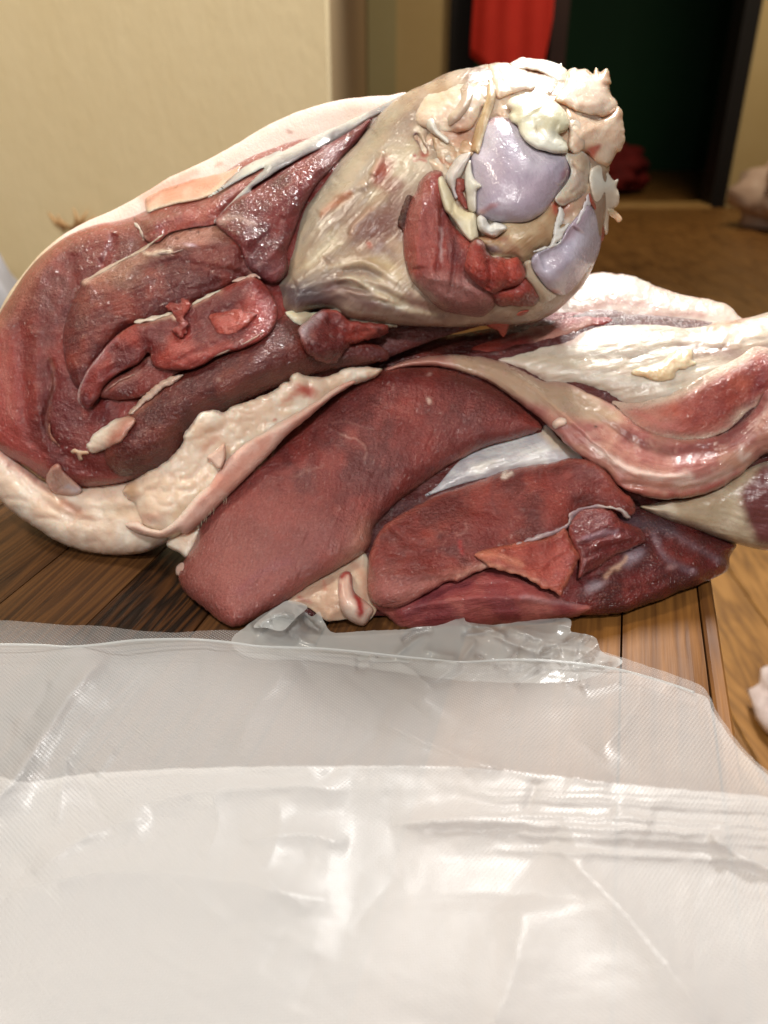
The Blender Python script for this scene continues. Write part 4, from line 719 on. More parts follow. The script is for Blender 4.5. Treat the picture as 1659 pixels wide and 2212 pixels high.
# the joint end
sp1, sr1 = family(A2((1080, 385), (930, 500), (760, 700), (580, 900), (450, 1040), (340, 1200), (280, 1380), (240, 1560), (190, 1690)), A2((1260, 760), (1180, 900), (1040, 1080), (900, 1250), (740, 1420), (600, 1540), (450, 1640), (320, 1700), (220, 1740)), 46, ['D2C2A6', 'C8B796', '9A8876', 'A89C8E', 'DCCDB4', '8E7264', 'BFA888'], (4, 11), (.35, .8), 3, (1.5, 4.5))
sp2, sr2 = family(A2((200, 1745), (380, 1680), (560, 1600), (760, 1560), (900, 1600), (1020, 1720), (1120, 1850)), A2((200, 1900), (400, 1900), (620, 1900), (800, 1960), (1000, 2000), (1200, 2010), (1420, 1990)), 34, ['D8C8A8', 'CDB890', '8A6E68', 'A08878', 'DCD0B8', '75605E'], (4, 9), (.4, .85), 5, (2, 5))
part(Ub, 'fascia_sheath', D((868, 206), (925, 178), (980, 153), (1060, 146), (1200, 165), (1290, 220), (1310, 320), (1310, 450), (1280, 580), (1232, 645), (1180, 686), (1120, 702), (1060, 703), (1000, 706), (930, 706), (850, 702), (790, 697), (745, 688), (715, 668), (670, 672), (640, 690), (606, 668), (600, 640), (594, 612), (614, 588), (616, 555), (629, 505), (647, 450), (684, 405), (722, 358), (770, 312), (800, 272), (825, 242)), M_FASCIA, ['B69C82', 'C6B098', '9E8472'],
     H=120, Rd=150, Hb=190, Rb=170, on=None, lift=52, ang=-48, fibamp=2, fibf=12, lump=8, lumpf=90, rag=1.2,
     ridges=sr1 + sr2 + [(A2((600, 1700), (720, 1690), (860, 1790), (980, 1850)), 6, 7), (A2((640, 1640), (800, 1640), (930, 1700)), 9, -8), (A2((540, 1560), (420, 1660), (300, 1720)), 14, 7), (A2((460, 1230), (600, 1120), (740, 1040), (820, 1020)), 10, 7), (A2((860, 960), (900, 860), (930, 790)), 7, 9), (A2((700, 1380), (740, 1300), (860, 1200)), 5, 4), (A2((860, 620), (700, 800), (560, 980)), 18, -8), (A2((1160, 660), (1210, 740), (1240, 800)), 6, -9), (A2((1000, 1880), (1200, 1900), (1400, 1960)), 12, -8)],
     paint=[*sp1, *sp2, ('p', A2((900, 500), (1000, 440), (1060, 500), (900, 680), (760, 840), (640, 1000), (560, 1100), (480, 1180), (420, 1260), (330, 1440), (240, 1560), (270, 1380), (330, 1200), (440, 1030), (560, 890), (730, 730)), 22, '9A9082', .75),
            ('p', A2((880, 1150), (1050, 1100), (1090, 1250), (1060, 1350), (980, 1500), (850, 1500), (700, 1420), (640, 1300), (700, 1200)), 46, '744238', .9),
            ('p', A2((960, 760), (1100, 720), (1240, 780), (1300, 860), (1250, 930), (1100, 1050), (980, 930)), 30, 'CDBDA4', .8),
            ('p', A2((480, 1260), (500, 1190), (600, 1110), (700, 1060), (715, 1100), (620, 1170), (540, 1230)), 8, 'AE6E48', .95), ('b', A2((930, 930))[0], 20, 32, 20, 'A04A38', .9), ('b', A2((1010, 1020))[0], 26, 20, 0, '864C42', .8),
            ('s', A2((860, 970), (880, 900), (920, 840)), 4, 'D8B4A4', .7), ('s', A2((1160, 660), (1190, 720), (1235, 755)), 5, '5C1A2C', .9), ('b', A2((1230, 800))[0], 9, 10, 30, 'A8302A', .8), ('b', A2((1167, 815))[0], 5, 3.5, -20, '9A1410', .95), ('s', A2((1150, 850), (1200, 840), (1250, 850)), 2.5, 'A8302A', .7),
            ('p', A2((180, 1730), (340, 1690), (520, 1700), (600, 1740), (560, 1900), (330, 1930), (200, 1900)), 34, '5C4648', .85), ('b', A2((330, 1800))[0], 50, 22, 8, '4C4048', .6), ('s', A2((560, 1770), (700, 1800), (860, 1880)), 18, '7C5652', .75), ('s', A2((700, 1690), (850, 1760), (980, 1850), (1200, 1920)), 7, 'D8C8AE', .7), ('s', A2((880, 1560), (950, 1580), (1050, 1680)), 14, 'C9B084', .7), ('s', A2((1120, 1820), (1160, 1880), (1230, 1890)), 12, '8A5C50', .6),
            ('b', A2((830, 1460))[0], 7, 6, 40, 'B8523C', .7), ('p', A2((1300, 330), (1420, 330), (1500, 400), (1420, 480), (1300, 420)), 20, 'C09868', .5), ('s', A2((700, 1380), (760, 1290), (860, 1200)), 6, 'B8957C', .6), ('s', A2((1000, 1450), (1050, 1480), (1070, 1560)), 16, 'C0A488', .7)])
part(Ub, 'loose_fat', A2((560, 1912), (640, 1905), (700, 1935), (660, 1975), (800, 2000), (1000, 2025), (1100, 2030), (900, 2045), (700, 2010), (640, 1990), (600, 1960), (450, 1985), (400, 2010), (350, 2030), (290, 2000), (230, 1930), (330, 1930), (460, 1935)), M_FAT, ['CDBFA2', 'DACDB4'], H=14, Rd=12, on=6, lift=6, rag=2.5, ragf=10, lump=3)
part(Ub, 'meat_tag', [*A2((335, 2100), (340, 2030), (400, 1985), (480, 1920), (560, 1915), (650, 1950), (700, 1990), (840, 2010), (960, 2030), (970, 2090), (830, 2130), (700, 2170), (640, 2250), (580, 2300), (480, 2290), (380, 2220))], M_MUSCLE, ['72221D', '852D23', '581918'], H=40, Rd=36, Hb=40, on=8, lift=20, ang=30, fibamp=6, fibf=12, lump=12, lumpf=30, rag=3.5, ragf=14,
     paint=[('s', A2((340, 2080), (370, 2020), (440, 1960), (470, 1950)), 11, 'B2A4AA', .85), ('s', A2((860, 2060), (800, 2110), (720, 2150)), 10, 'A4483A', .6), ('e', 6, '9A4A3E', .5)])
part(Ub, 'connective_tissue', A3((-40, 480), (60, 330), (240, 230), (480, 170), (760, 170), (1040, 220), (1240, 300), (1340, 480), (1345, 760), (1330, 1000), (1320, 1250), (1280, 1480), (1200, 1650), (1080, 1790), (960, 1870), (820, 1930), (640, 1940), (420, 1800), (260, 1500), (160, 1240), (90, 1000), (20, 900), (-30, 780), (-60, 620)), M_FAT, ['CFB39A', 'D9C2AC', 'C0A086'],
     H=16, Rd=60, Hb=20, on=6, lift=-4, rag=8, ragf=40, lump=11, lumpf=40, label=None,
     ridges=[(A3((560, 520), (500, 600), (440, 760)), 10, -8), (A3((820, 360), (960, 420), (1060, 540)), 10, -9), (A3((1190, 560), (1190, 700), (1230, 860)), 10, -9), (A3((60, 760), (150, 860), (240, 900)), 10, -7)],
     paint=[('n', 50, .15, 'C08A76', .5), ('n', 34, .3, 'E8DCD0', .6), ('b', A3((1000, 1200))[0], 20, 30, 30, 'B8605A', .5), ('b', A3((700, 1500))[0], 30, 16, 0, 'B07A6A', .5), ('b', A3((300, 900))[0], 12, 20, 30, 'B86A58', .5)])
# lobes of fat over the end
part(Ub, 'fat_lobe', A3((-60, 380), (60, 290), (230, 230), (330, 185), (400, 195), (480, 160), (560, 165), (640, 160), (760, 195), (820, 235), (850, 330), (800, 360), (700, 350), (600, 390), (540, 400), (440, 470), (380, 600), (300, 640), (100, 640), (-40, 560)), M_FAT, ['E6CDB8', 'EBD8C6', 'DBBBA2'],
     H=30, Rd=44, Hb=90, Rb=90, on=12, lift=3, rag=3, ragf=18, lump=9, lumpf=32, ang=-40, ridges=[(A3((240, 470), (200, 560)), 14, -5), (A3((430, 310), (470, 420)), 8, -8), (A3((600, 200), (560, 330)), 10, 5)],
     paint=[('b', A3((180, 400))[0], 22, 16, 0, 'B98A5E', .6), ('s', A3((400, 300), (480, 305)), 4, 'C2705C', .7), ('b', A3((600, 300))[0], 30, 14, -20, 'E0D6C8', .6), ('b', A3((270, 600))[0], 18, 20, 30, 'B98A7C', .5), ('s', A3((690, 180), (720, 190)), 4, 'B86A50', .7)])
part(Ub, 'fat_flap', A3((630, 160), (690, 122), (712, 110), (760, 112), (900, 130), (990, 155), (1005, 140), (1015, 175), (1045, 200), (1055, 270), (1000, 285), (940, 260), (860, 215), (780, 195), (700, 195)), M_FAT, ['E8D0BA', 'ECD8C6'], H=20, Rd=18, Hb=40, on=12, lift=16, step=2, rag=1.5, ragf=10, lump=2)
part(Ub, 'fat_lobe', A3((950, 410), (1000, 330), (1030, 270), (1050, 205), (1100, 180), (1130, 192), (1180, 192), (1232, 228), (1255, 180), (1275, 215), (1310, 195), (1338, 198), (1362, 285), (1345, 310), (1362, 380), (1405, 430), (1400, 480), (1350, 530), (1250, 545), (1150, 520), (1050, 470)), M_FAT, ['E8D0BA', 'ECD8C6', 'DEC0A8'],
     H=58, Rd=46, Hb=80, Rb=70, on=16, lift=10, rag=3, ragf=14, lump=9, lumpf=52, soft=0, ridges=[(A3((1000, 400), (1150, 440), (1300, 440)), 8, 4)], paint=[('b', A3((1160, 295))[0], 3, 2, 0, '8A6A4A', .6), ('e', 7, 'D8B894', .5)])
part(Ub, 'fat_lobe', A3((1040, 470), (1100, 500), (1200, 540), (1300, 548), (1380, 500), (1405, 455), (1440, 500), (1448, 560), (1462, 660), (1440, 770), (1400, 800), (1365, 860), (1320, 892), (1240, 872), (1180, 800), (1120, 790), (1070, 700), (1040, 580)), M_FAT, ['E5C8AE', 'EAD2BC', 'D9B69A'],
     H=56, Rd=56, Hb=80, Rb=80, on=16, lift=6, soft=0, rag=2.5, ragf=16, lump=4, lumpf=40, ang=-40, fibamp=1,
     ridges=[(A3((1120, 690), (1250, 600), (1400, 500)), 9, 6), (A3((1060, 560), (1200, 580), (1330, 560)), 10, -7)],
     paint=[('p', A3((1180, 790), (1200, 750), (1290, 735), (1285, 780), (1240, 830), (1210, 830)), 6, 'B04A3C', .85), ('s', A3((1260, 660), (1330, 610), (1400, 560)), 8, 'E0D0BA', .6)])
part(Ub, 'fat_lobe', A3((480, 165), (560, 150), (640, 155), (720, 190), (800, 240), (842, 300), (822, 345), (740, 352), (660, 372), (600, 395), (545, 400), (515, 330), (500, 250)), M_FAT, ['E2CCB8', 'EAD9C8', 'D6BAA2'], H=30, Rd=34, Hb=30, on=10, lift=4, rag=3, ragf=14, lump=7, lumpf=24, soft=.3, paint=[('s', A3((700, 345), (780, 352), (830, 335)), 6, 'BC7A66', .5), ('s', A3((620, 300), (700, 320), (760, 300)), 10, 'F0E8DE', .6)])
part(Ub, 'fat_lobe', A3((1058, 560), (1110, 545), (1175, 610), (1195, 720), (1160, 790), (1100, 805), (1052, 745), (1062, 650)), M_FAT, ['E2C8B2', 'E9D5C2', 'D2B49C'], H=24, Rd=26, Hb=30, on=10, lift=6, rag=3, ragf=12, lump=6, lumpf=22, soft=.3)
part(Ub, 'vein', A3((820, 260), (850, 250), (900, 280), (950, 310), (958, 345), (930, 370), (880, 345), (830, 310)), M_FASCIA, ['B79A8C', 'C2ABA0'], H=10, Rd=9, on=5, lift=4, step=1.5, paint=[('e', 4, 'D2C2B0', .8)])
# connective tissue round the bone
part(Ub, 'tendon_sheet', A3((560, 1260), (640, 1260), (760, 1260), (880, 1200), (960, 1110), (1000, 1170), (990, 1290), (1070, 1310), (1010, 1430), (870, 1500), (800, 1560), (720, 1580), (640, 1540), (540, 1540), (450, 1480), (400, 1400), (480, 1380), (550, 1370)), M_FASCIA, ['C0A27C', 'CBB290', 'B08E6C'],
     H=26, Rd=30, on=8, lift=4.9, ang=-35, fibamp=3, lump=4, rag=1.5, paint=[('s', A3((960, 1160), (970, 1220)), 7, 'B03A2E', .8), ('s', A3((430, 1390), (500, 1395), (600, 1420)), 6, 'B06A4C', .7), ('b', A3((520, 1480))[0], 20, 8, 15, '74606A', .8), ('s', A3((590, 1420), (680, 1500), (720, 1560)), 10, 'B88C74', .5), ('b', A3((955, 1357))[0], 2, 2, 0, '3A2A1A', .9)])
part(Ub, 'bone_head', A3((345, 840), (370, 785), (415, 740), (440, 650), (480, 565), (530, 535), (600, 540), (690, 570), (760, 680), (840, 740), (960, 780), (1040, 805), (1065, 865), (1072, 930), (1055, 990), (1005, 1060), (960, 1125), (880, 1225), (800, 1275), (740, 1295), (650, 1298), (550, 1295), (470, 1270), (395, 1240), (380, 1150), (365, 1000), (350, 920)), M_BONE, LAV,
     H=78, Rd=110, Hb=60, Rb=80, on=14, lift=2, lump=3, lumpf=60, ang=60, label='smooth lavender ball of the joint',
     ridges=[(A3((1040, 900), (1020, 960), (980, 1020)), 10, 4)],
     paint=[('b', A3((1035, 940))[0], 8, 18, 25, '8E4A5C', .75), ('b', A3((500, 1180))[0], 16, 6, -20, 'B9746A', .6), ('b', A3((440, 1220))[0], 10, 8, -20, 'C08C82', .6), ('b', A3((560, 1000))[0], 60, 60, 0, 'AD98A6', .5), ('b', A3((850, 1060))[0], 60, 40, -30, 'B09AA8', .6), ('b', A3((560, 860))[0], 14, 50, 0, 'B4A2AC', .5), ('s', A3((500, 560), (560, 540), (620, 560)), 8, 'AD7A74', .6)])
part(Ub, 'socket_surface', A3((795, 1540), (850, 1495), (950, 1455), (1000, 1420), (1050, 1330), (1130, 1230), (1195, 1165), (1250, 1215), (1285, 1330), (1288, 1450), (1255, 1560), (1195, 1660), (1125, 1750), (1030, 1822), (965, 1805), (900, 1762), (830, 1675), (790, 1605)), M_BONE, ['B8B0BE', 'C4BCCA', 'ACA4B4'],
     H=40, Rd=60, Hb=60, Rb=60, on=8, lift=17, lump=3, lumpf=50, ang=60, ridges=[(A3((850, 1560), (1000, 1500), (1130, 1330)), 22, -16)],
     paint=[('p', A3((1010, 1420), (1060, 1320), (1150, 1230), (1200, 1180), (1170, 1290), (1100, 1360), (1050, 1420)), 16, '93707C', .8), ('b', A3((960, 1560))[0], 24, 26, 0, 'B8A4AE', .5), ('b', A3((960, 1790))[0], 12, 8, 10, 'B85850', .8), ('b', A3((820, 1665))[0], 8, 4, 0, 'B85850', .7), ('s', A3((810, 1600), (830, 1540), (900, 1500)), 6, '94868E', .6), ('s', A3((1240, 1560), (1180, 1660), (1060, 1790)), 6, 'C8BCC0', .6)])
part(Ub, 'tendon', A3((735, 1580), (790, 1560), (795, 1610), (830, 1680), (890, 1750), (960, 1800), (1030, 1825), (960, 1870), (900, 1930), (820, 1950), (830, 1860), (790, 1750), (740, 1690), (745, 1640)), M_FASCIA, ['CFC0AC', 'D8CCBA', 'BFAC94'], H=18, Rd=20, on=8, lift=4.2, ang=50, fibamp=2, lump=2, rag=1)
part(Ub, 'tendon_sheet', A3((1030, 800), (1100, 800), (1140, 775), (1200, 820), (1215, 900), (1205, 1010), (1190, 1080), (1120, 1130), (1060, 1155), (1010, 1175), (960, 1125), (1010, 1055), (1055, 985), (1072, 920)), M_FASCIA, ['CFBEA6', 'DACBB4', 'BFA68E'],
     H=28, Rd=26, on=8, lift=5.6, lump=4, lumpf=24, ang=60, fibamp=3, rag=1.5, ridges=[(A3((1090, 850), (1170, 930), (1160, 1040)), 8, 6), (A3((1070, 1090), (1150, 1020), (1190, 930)), 7, -6)], paint=[('s', A3((970, 1130), (1040, 1145), (1100, 1150)), 6, 'B98272', .6), ('e', 5, 'DCD6CC', .6), ('b', A3((1130, 1000))[0], 16, 26, 30, 'B9A6A0', .5)])
part(Ub, 'frayed_tissue', A3((800, 1500), (870, 1470), (930, 1440), (950, 1330), (975, 1230), (1000, 1170), (1030, 1250), (1000, 1330), (1060, 1300), (1010, 1400), (960, 1450), (1010, 1415), (990, 1450), (900, 1485), (850, 1500)), M_CART, ['CFCBC4', 'DDD9D2'], H=8, Rd=5, on=4, lift=5.6, step=1.5, rag=3, ragf=7, lump=2, lumpf=8)
part(Ub, 'frayed_tissue', A3((1110, 1310), (1125, 1240), (1160, 1180), (1195, 1090), (1215, 1140), (1210, 1180), (1190, 1170), (1180, 1215), (1150, 1250), (1140, 1290)), M_CART, ['C3B9BC', 'D2CACC'], H=6, Rd=5, on=4, lift=6.3, step=1.5, rag=2.5, ragf=6)
part(Ub, 'cartilage', A3((1205, 1000), (1208, 940), (1225, 900), (1275, 882), (1330, 928), (1365, 970), (1385, 990), (1410, 985), (1402, 1040), (1418, 1085), (1412, 1165), (1365, 1210), (1345, 1260), (1335, 1370), (1318, 1375), (1305, 1290), (1270, 1200), (1225, 1110)), M_CART, ['D6CFC0', 'DEDACE', 'CFC0AE'],
     H=26, Rd=22, Hb=40, on=6, lift=8.4, rag=1.5, ragf=9, lump=2, tilt=[(1273, 390, 0), (1330, 420, 10), (1310, 500, 14)], paint=[('b', A3((1290, 1000))[0], 22, 28, 60, 'E4E4DC', .6), ('e', 6, 'D6C4AE', .5)])
part(Ub, 'red_strip', A3((1205, 1080), (1215, 1090), (1265, 1200), (1300, 1290), (1318, 1370), (1310, 1410), (1290, 1430), (1290, 1330), (1255, 1215), (1215, 1150)), M_MUSCLE, ['92362A', 'A04534'], H=10, Rd=9, on=5, lift=4.9, step=2, rag=1.5)
part(Ub, 'fat_nub', A3((1340, 1200), (1370, 1195), (1405, 1220), (1435, 1255), (1438, 1278), (1410, 1290), (1385, 1265), (1350, 1240)), M_FAT, ['D2B090', 'DCC0A2'], H=10, Rd=9, Hb=10, on=3, lift=4.9, step=1.5)
part(Ub, 'cartilage', A3((610, 455), (640, 405), (720, 372), (810, 360), (890, 383), (960, 425), (1005, 465), (1045, 515), (1062, 590), (1035, 640), (990, 660), (1020, 690), (1045, 730), (1053, 775), (1030, 797), (960, 797), (890, 782), (820, 760), (750, 712), (705, 645), (690, 600), (650, 575), (628, 530), (645, 490)), M_CART, ['D2CEB4', 'DCD8C2', 'C9C2A4'],
     H=34, Rd=26, Hb=30, on=8, lift=10.5, lump=4, lumpf=40, rag=1, ragf=10, label='white cap of cartilage over the joint',
     ridges=[(A3((700, 560), (800, 490), (870, 450)), 4, 3), (A3((820, 640), (900, 620), (980, 640)), 18, -9), (A3((960, 470), (930, 600), (870, 660)), 16, 5)],
     paint=[('b', A3((815, 650))[0], 6, 12, 20, 'B59A62', .8), ('b', A3((860, 630))[0], 10, 6, 0, 'C8B488', .6), ('p', A3((760, 680), (850, 640), (980, 670), (1050, 760), (1030, 800), (880, 780)), 20, 'E0E0D8', .7), ('b', A3((640, 450))[0], 10, 10, 0, 'C4ACA4', .5), ('s', A3((700, 375), (800, 362), (880, 385)), 5, 'C89A80', .6)])
part(Ub, 'tendon', A3((480, 265), (515, 275), (535, 400), (490, 550), (450, 680), (415, 800), (385, 790), (345, 775), (365, 700), (385, 620), (440, 480), (470, 380)), M_FASCIA, ['C4A87E', 'CFB790', 'B2946C'], H=16, Rd=13, on=5, lift=4.2, step=2, ang=-70, fibamp=2, rag=1, paint=[('s', A3((510, 290), (520, 420), (470, 590), (425, 760)), 4, 'DCCFB4', .8), ('s', A3((365, 690), (355, 760)), 7, 'B0764E', .6)])
part(Ub, 'tendon', A3((280, 335), (325, 283), (355, 300), (382, 340), (372, 400), (325, 500), (265, 570), (205, 602), (188, 550), (205, 510), (245, 470), (285, 400)), M_FASCIA, ['CDBCA6', 'D6C8B4', 'BCA592'], H=16, Rd=14, on=5, lift=1.75, step=2, ang=-60, lump=2)
part(Ub, 'cartilage', A3((38, 590), (45, 560), (65, 545), (92, 555), (130, 635), (190, 685), (204, 715), (185, 728), (140, 695), (80, 655), (45, 625)), M_CART, ['DDD6C8', 'E4E0D6'], H=16, Rd=11, on=4, lift=2.8, step=1.5)
part(Ub, 'fat_lump', A3((80, 680), (130, 690), (200, 720), (260, 760), (300, 700), (350, 720), (380, 780), (340, 830), (270, 880), (230, 930), (190, 960), (150, 900), (110, 820)), M_FASCIA, ['CDB093', 'D8C2A8', 'BE9878'], H=13, Rd=34, on=6, lift=-1, lump=5, lumpf=18, rag=2, ragf=10, paint=[('s', A3((100, 840), (160, 850), (220, 860)), 5, 'B85A44', .5), ('b', A3((170, 780))[0], 20, 14, 30, 'E0D6C6', .5)])
part(Ub, 'ligament', A3((225, 870), (260, 820), (300, 800), (350, 790), (352, 830), (320, 900), (290, 960), (260, 1000), (250, 1060), (270, 1110), (240, 1130), (215, 1060), (175, 980), (190, 920)), M_FASCIA, ['D2C8C0', 'DDD5CC', 'B9ACB0'], H=16, Rd=14, on=5, lift=2.8, step=2, ang=-60, fibamp=1.5, rag=1)
part(Ub, 'cavity_shade_patch', A2((1035, 1310), (1060, 1220), (1098, 1112), (1130, 1095), (1150, 1115), (1142, 1170), (1110, 1280), (1090, 1400), (1070, 1350)), M_MUSCLE, ['2D0F0A', '42140A'], H=6, Rd=8, on=5, lift=3, step=2, rag=2, ragf=8)  # low raised patch, the hollow's shade is put into its colour
part(Ub, 'muscle', D((900, 410), (905, 392), (923, 374), (940, 367), (956, 372), (958, 392), (962, 430), (970, 468), (990, 498), (1020, 522), (1045, 545), (1065, 600), (1075, 650), (1045, 688), (1000, 684), (950, 668), (905, 625), (886, 600), (872, 548), (872, 490), (885, 440)), M_MUSCLE, ['832D27', '953C31', '6E2321'],
     H=40, Rd=32, Hb=30, on=9, lift=4.9, ang=80, fibamp=5, fibf=10, lump=4, rag=1.2,
     ridges=[(D((955, 440), (955, 520), (945, 590)), 6, -9), (D((985, 510), (985, 570), (970, 640)), 6, -7), (D((925, 600), (980, 610), (1040, 640)), 9, 5), (D((905, 420), (900, 520), (905, 580)), 16, 8)],
     paint=[('p', D((870, 470), (950, 375), (955, 440), (935, 560), (880, 570)), 20, '9C4E46', .6), ('s', A2((1350, 1320), (1350, 1450), (1345, 1570)), 3.5, 'B79A98', .7), ('p', D((900, 600), (960, 590), (1050, 620), (1060, 690), (960, 680), (910, 640)), 24, '946660', .7), ('b', A2((1260, 1820))[0], 18, 9, 30, 'B8A096', .7), ('s', A2((1140, 1700), (1230, 1800), (1380, 1900)), 8, 'AA8C7A', .6), ('s', D((968, 440), (975, 500), (990, 560)), 14, '5A2022', .7)])
part(Ub, 'red_sliver', A3((250, 990), (265, 972), (312, 985), (316, 1050), (300, 1080), (322, 1130), (340, 1195), (305, 1190), (262, 1130), (248, 1070)), M_MUSCLE, ['7C3028', '8A3D32'], H=8, Rd=8, on=4, lift=2.45, step=1.5, rag=1)
part(Ub, 'ligament', A3((352, 845), (365, 930), (385, 985), (435, 1030), (405, 1060), (397, 1110), (392, 1215), (340, 1200), (322, 1080), (312, 1000), (318, 910)), M_CART, ['D2CFC0', 'DDDACD', 'BDB4A8'], H=14, Rd=10, on=5, lift=4.2, step=2, rag=.8, ang=80)
part(Ub, 'ligament', A3((118, 985), (150, 960), (178, 1005), (215, 1075), (240, 1130), (275, 1180), (330, 1215), (385, 1230), (402, 1300), (412, 1390), (395, 1412), (360, 1430), (320, 1400), (265, 1320), (215, 1252), (170, 1205), (140, 1110)), M_CART, ['D6CEB6', 'DEDAC8', 'C8BC9C'], H=22, Rd=15, on=6, lift=5.6, step=2, lump=2, ang=60, rag=.8, ridges=[(A3((232, 1140), (225, 1200), (215, 1250)), 4, -6)], paint=[('p', A3((280, 1240), (380, 1230), (410, 1390), (360, 1420)), 16, 'D2C49E', .6)])
part(Ub, 'cartilage', A3((400, 1265), (425, 1240), (465, 1262), (490, 1305), (530, 1290), (600, 1310), (615, 1340), (575, 1368), (520, 1402), (440, 1370), (408, 1330)), M_CART, ['D0CCC4', 'DEDCD6'], H=20, Rd=14, on=5, lift=3.5, step=1.5, lump=3, lumpf=16, paint=[('s', A3((430, 1385), (490, 1400), (520, 1395)), 5, 'B8714C', .8)])
part(Ub, 'muscle', A3((470, 1700), (560, 1760), (650, 1750), (740, 1690), (790, 1735), (835, 1800), (850, 1838), (820, 1892), (740, 1900), (650, 1892), (540, 1880)), M_MUSCLE, ['882D23', '98382A', '70211C'], H=26, Rd=24, on=7, lift=4.2, ang=30, fibamp=3, lump=3, rag=1.5)
part(Ub, 'muscle', A3((345, 1445), (400, 1408), (450, 1432), (475, 1500), (520, 1540), (560, 1535), (620, 1552), (690, 1538), (732, 1600), (752, 1680), (700, 1740), (600, 1768), (520, 1805), (440, 1765), (360, 1705), (308, 1620), (322, 1530)), M_MUSCLE, ['8A2D24', '9D3B2D', '72231E'],
     H=40, Rd=30, on=8, lift=5.6, step=2, ang=40, fibamp=3, lump=5, lumpf=28, rag=1, ridges=[(A3((470, 1560), (500, 1680), (480, 1780)), 7, -9), (A3((600, 1560), (640, 1640), (620, 1740)), 8, -6)], paint=[('s', A3((420, 1425), (470, 1460), (485, 1520), (560, 1545)), 4, 'C9BAB4', .85), ('e', 5, 'A4564A', .5)])
part(Ub, 'muscle', A3((470, 2030), (520, 2000), (600, 1985), (700, 1930), (780, 1915), (765, 1965), (700, 2000), (640, 2020), (612, 2090), (585, 2112), (545, 2068), (500, 2050)), M_MUSCLE, ['A0392A', 'AD4833'], H=16, Rd=12, on=6, lift=4.9, step=2, rag=1.5, ang=-25, lump=2)
# ================================================================== the embossed plastic film
def film_mat(name, body=(.88, .87, .86), alpha=.50, rough=.36, dots=True, pitch=11.0):
    m, nt, b = mat_new(name); L = nt.links.new
    uv = nd(nt, 'ShaderNodeAttribute', attribute_name='fib'); sp = nd(nt, 'ShaderNodeSeparateXYZ'); L(uv.outputs['Vector'], sp.inputs[0])
    sx = math_n(nt, 'SINE', math_n(nt, 'MULTIPLY', sp.outputs[0], 2 * math.pi / pitch)); sy = math_n(nt, 'SINE', math_n(nt, 'MULTIPLY', sp.outputs[1], 2 * math.pi / pitch))
    dt = math_n(nt, 'MULTIPLY', sx, sy); dt = math_n(nt, 'POWER', math_n(nt, 'MAXIMUM', dt, 0.0), 1.2)
    tc = nd(nt, 'ShaderNodeTexCoord'); n = nd(nt, 'ShaderNodeTexNoise', i_Scale=38.0, i_Detail=5.0, i_Roughness=.6, i_Distortion=.8); L(tc.outputs['Object'], n.inputs['Vector'])
    bn = nd(nt, 'ShaderNodeBump', i_Distance=.0002); L(n.outputs['Fac'], bn.inputs['Height'])
    bp = nd(nt, 'ShaderNodeBump', i_Distance=.0005 if dots else .00002); L(dt, bp.inputs['Height']); L(bn.outputs[0], bp.inputs['Normal'])
    b.inputs['Base Color'].default_value = (*body, 1); b.inputs['Roughness'].default_value = rough; b.inputs['Specular IOR Level'].default_value = .9
    L(bp.outputs[0], b.inputs['Normal'])
    tl = nd(nt, 'ShaderNodeBsdfTranslucent'); tl.inputs['Color'].default_value = (*[x * .95 for x in body], 1); L(bn.outputs[0], tl.inputs['Normal'])
    m1 = nd(nt, 'ShaderNodeMixShader'); m1.inputs[0].default_value = .35; L(b.outputs[0], m1.inputs[1]); L(tl.outputs[0], m1.inputs[2])
    tr = nd(nt, 'ShaderNodeBsdfTransparent'); tr.inputs['Color'].default_value = (.97, .97, .97, 1)
    m2 = nd(nt, 'ShaderNodeMixShader'); L(math_n(nt, 'ADD', math_n(nt, 'MULTIPLY', dt, .07 if dots else 0.0), alpha), m2.inputs[0]); L(tr.outputs[0], m2.inputs[1]); L(m1.outputs[0], m2.inputs[2])
    L(m2.outputs[0], nt.nodes['Material Output'].inputs[0]); return m
M_FILM = film_mat('embossed_film', alpha=.40); M_FILM2 = film_mat('clear_film', alpha=.28, rough=.2); M_FILM4 = film_mat('embossed_film_double', (.90, .89, .88), alpha=.5); M_FILM3 = film_mat('crumpled_film', (.72, .74, .73), alpha=.5, rough=.16, dots=False)

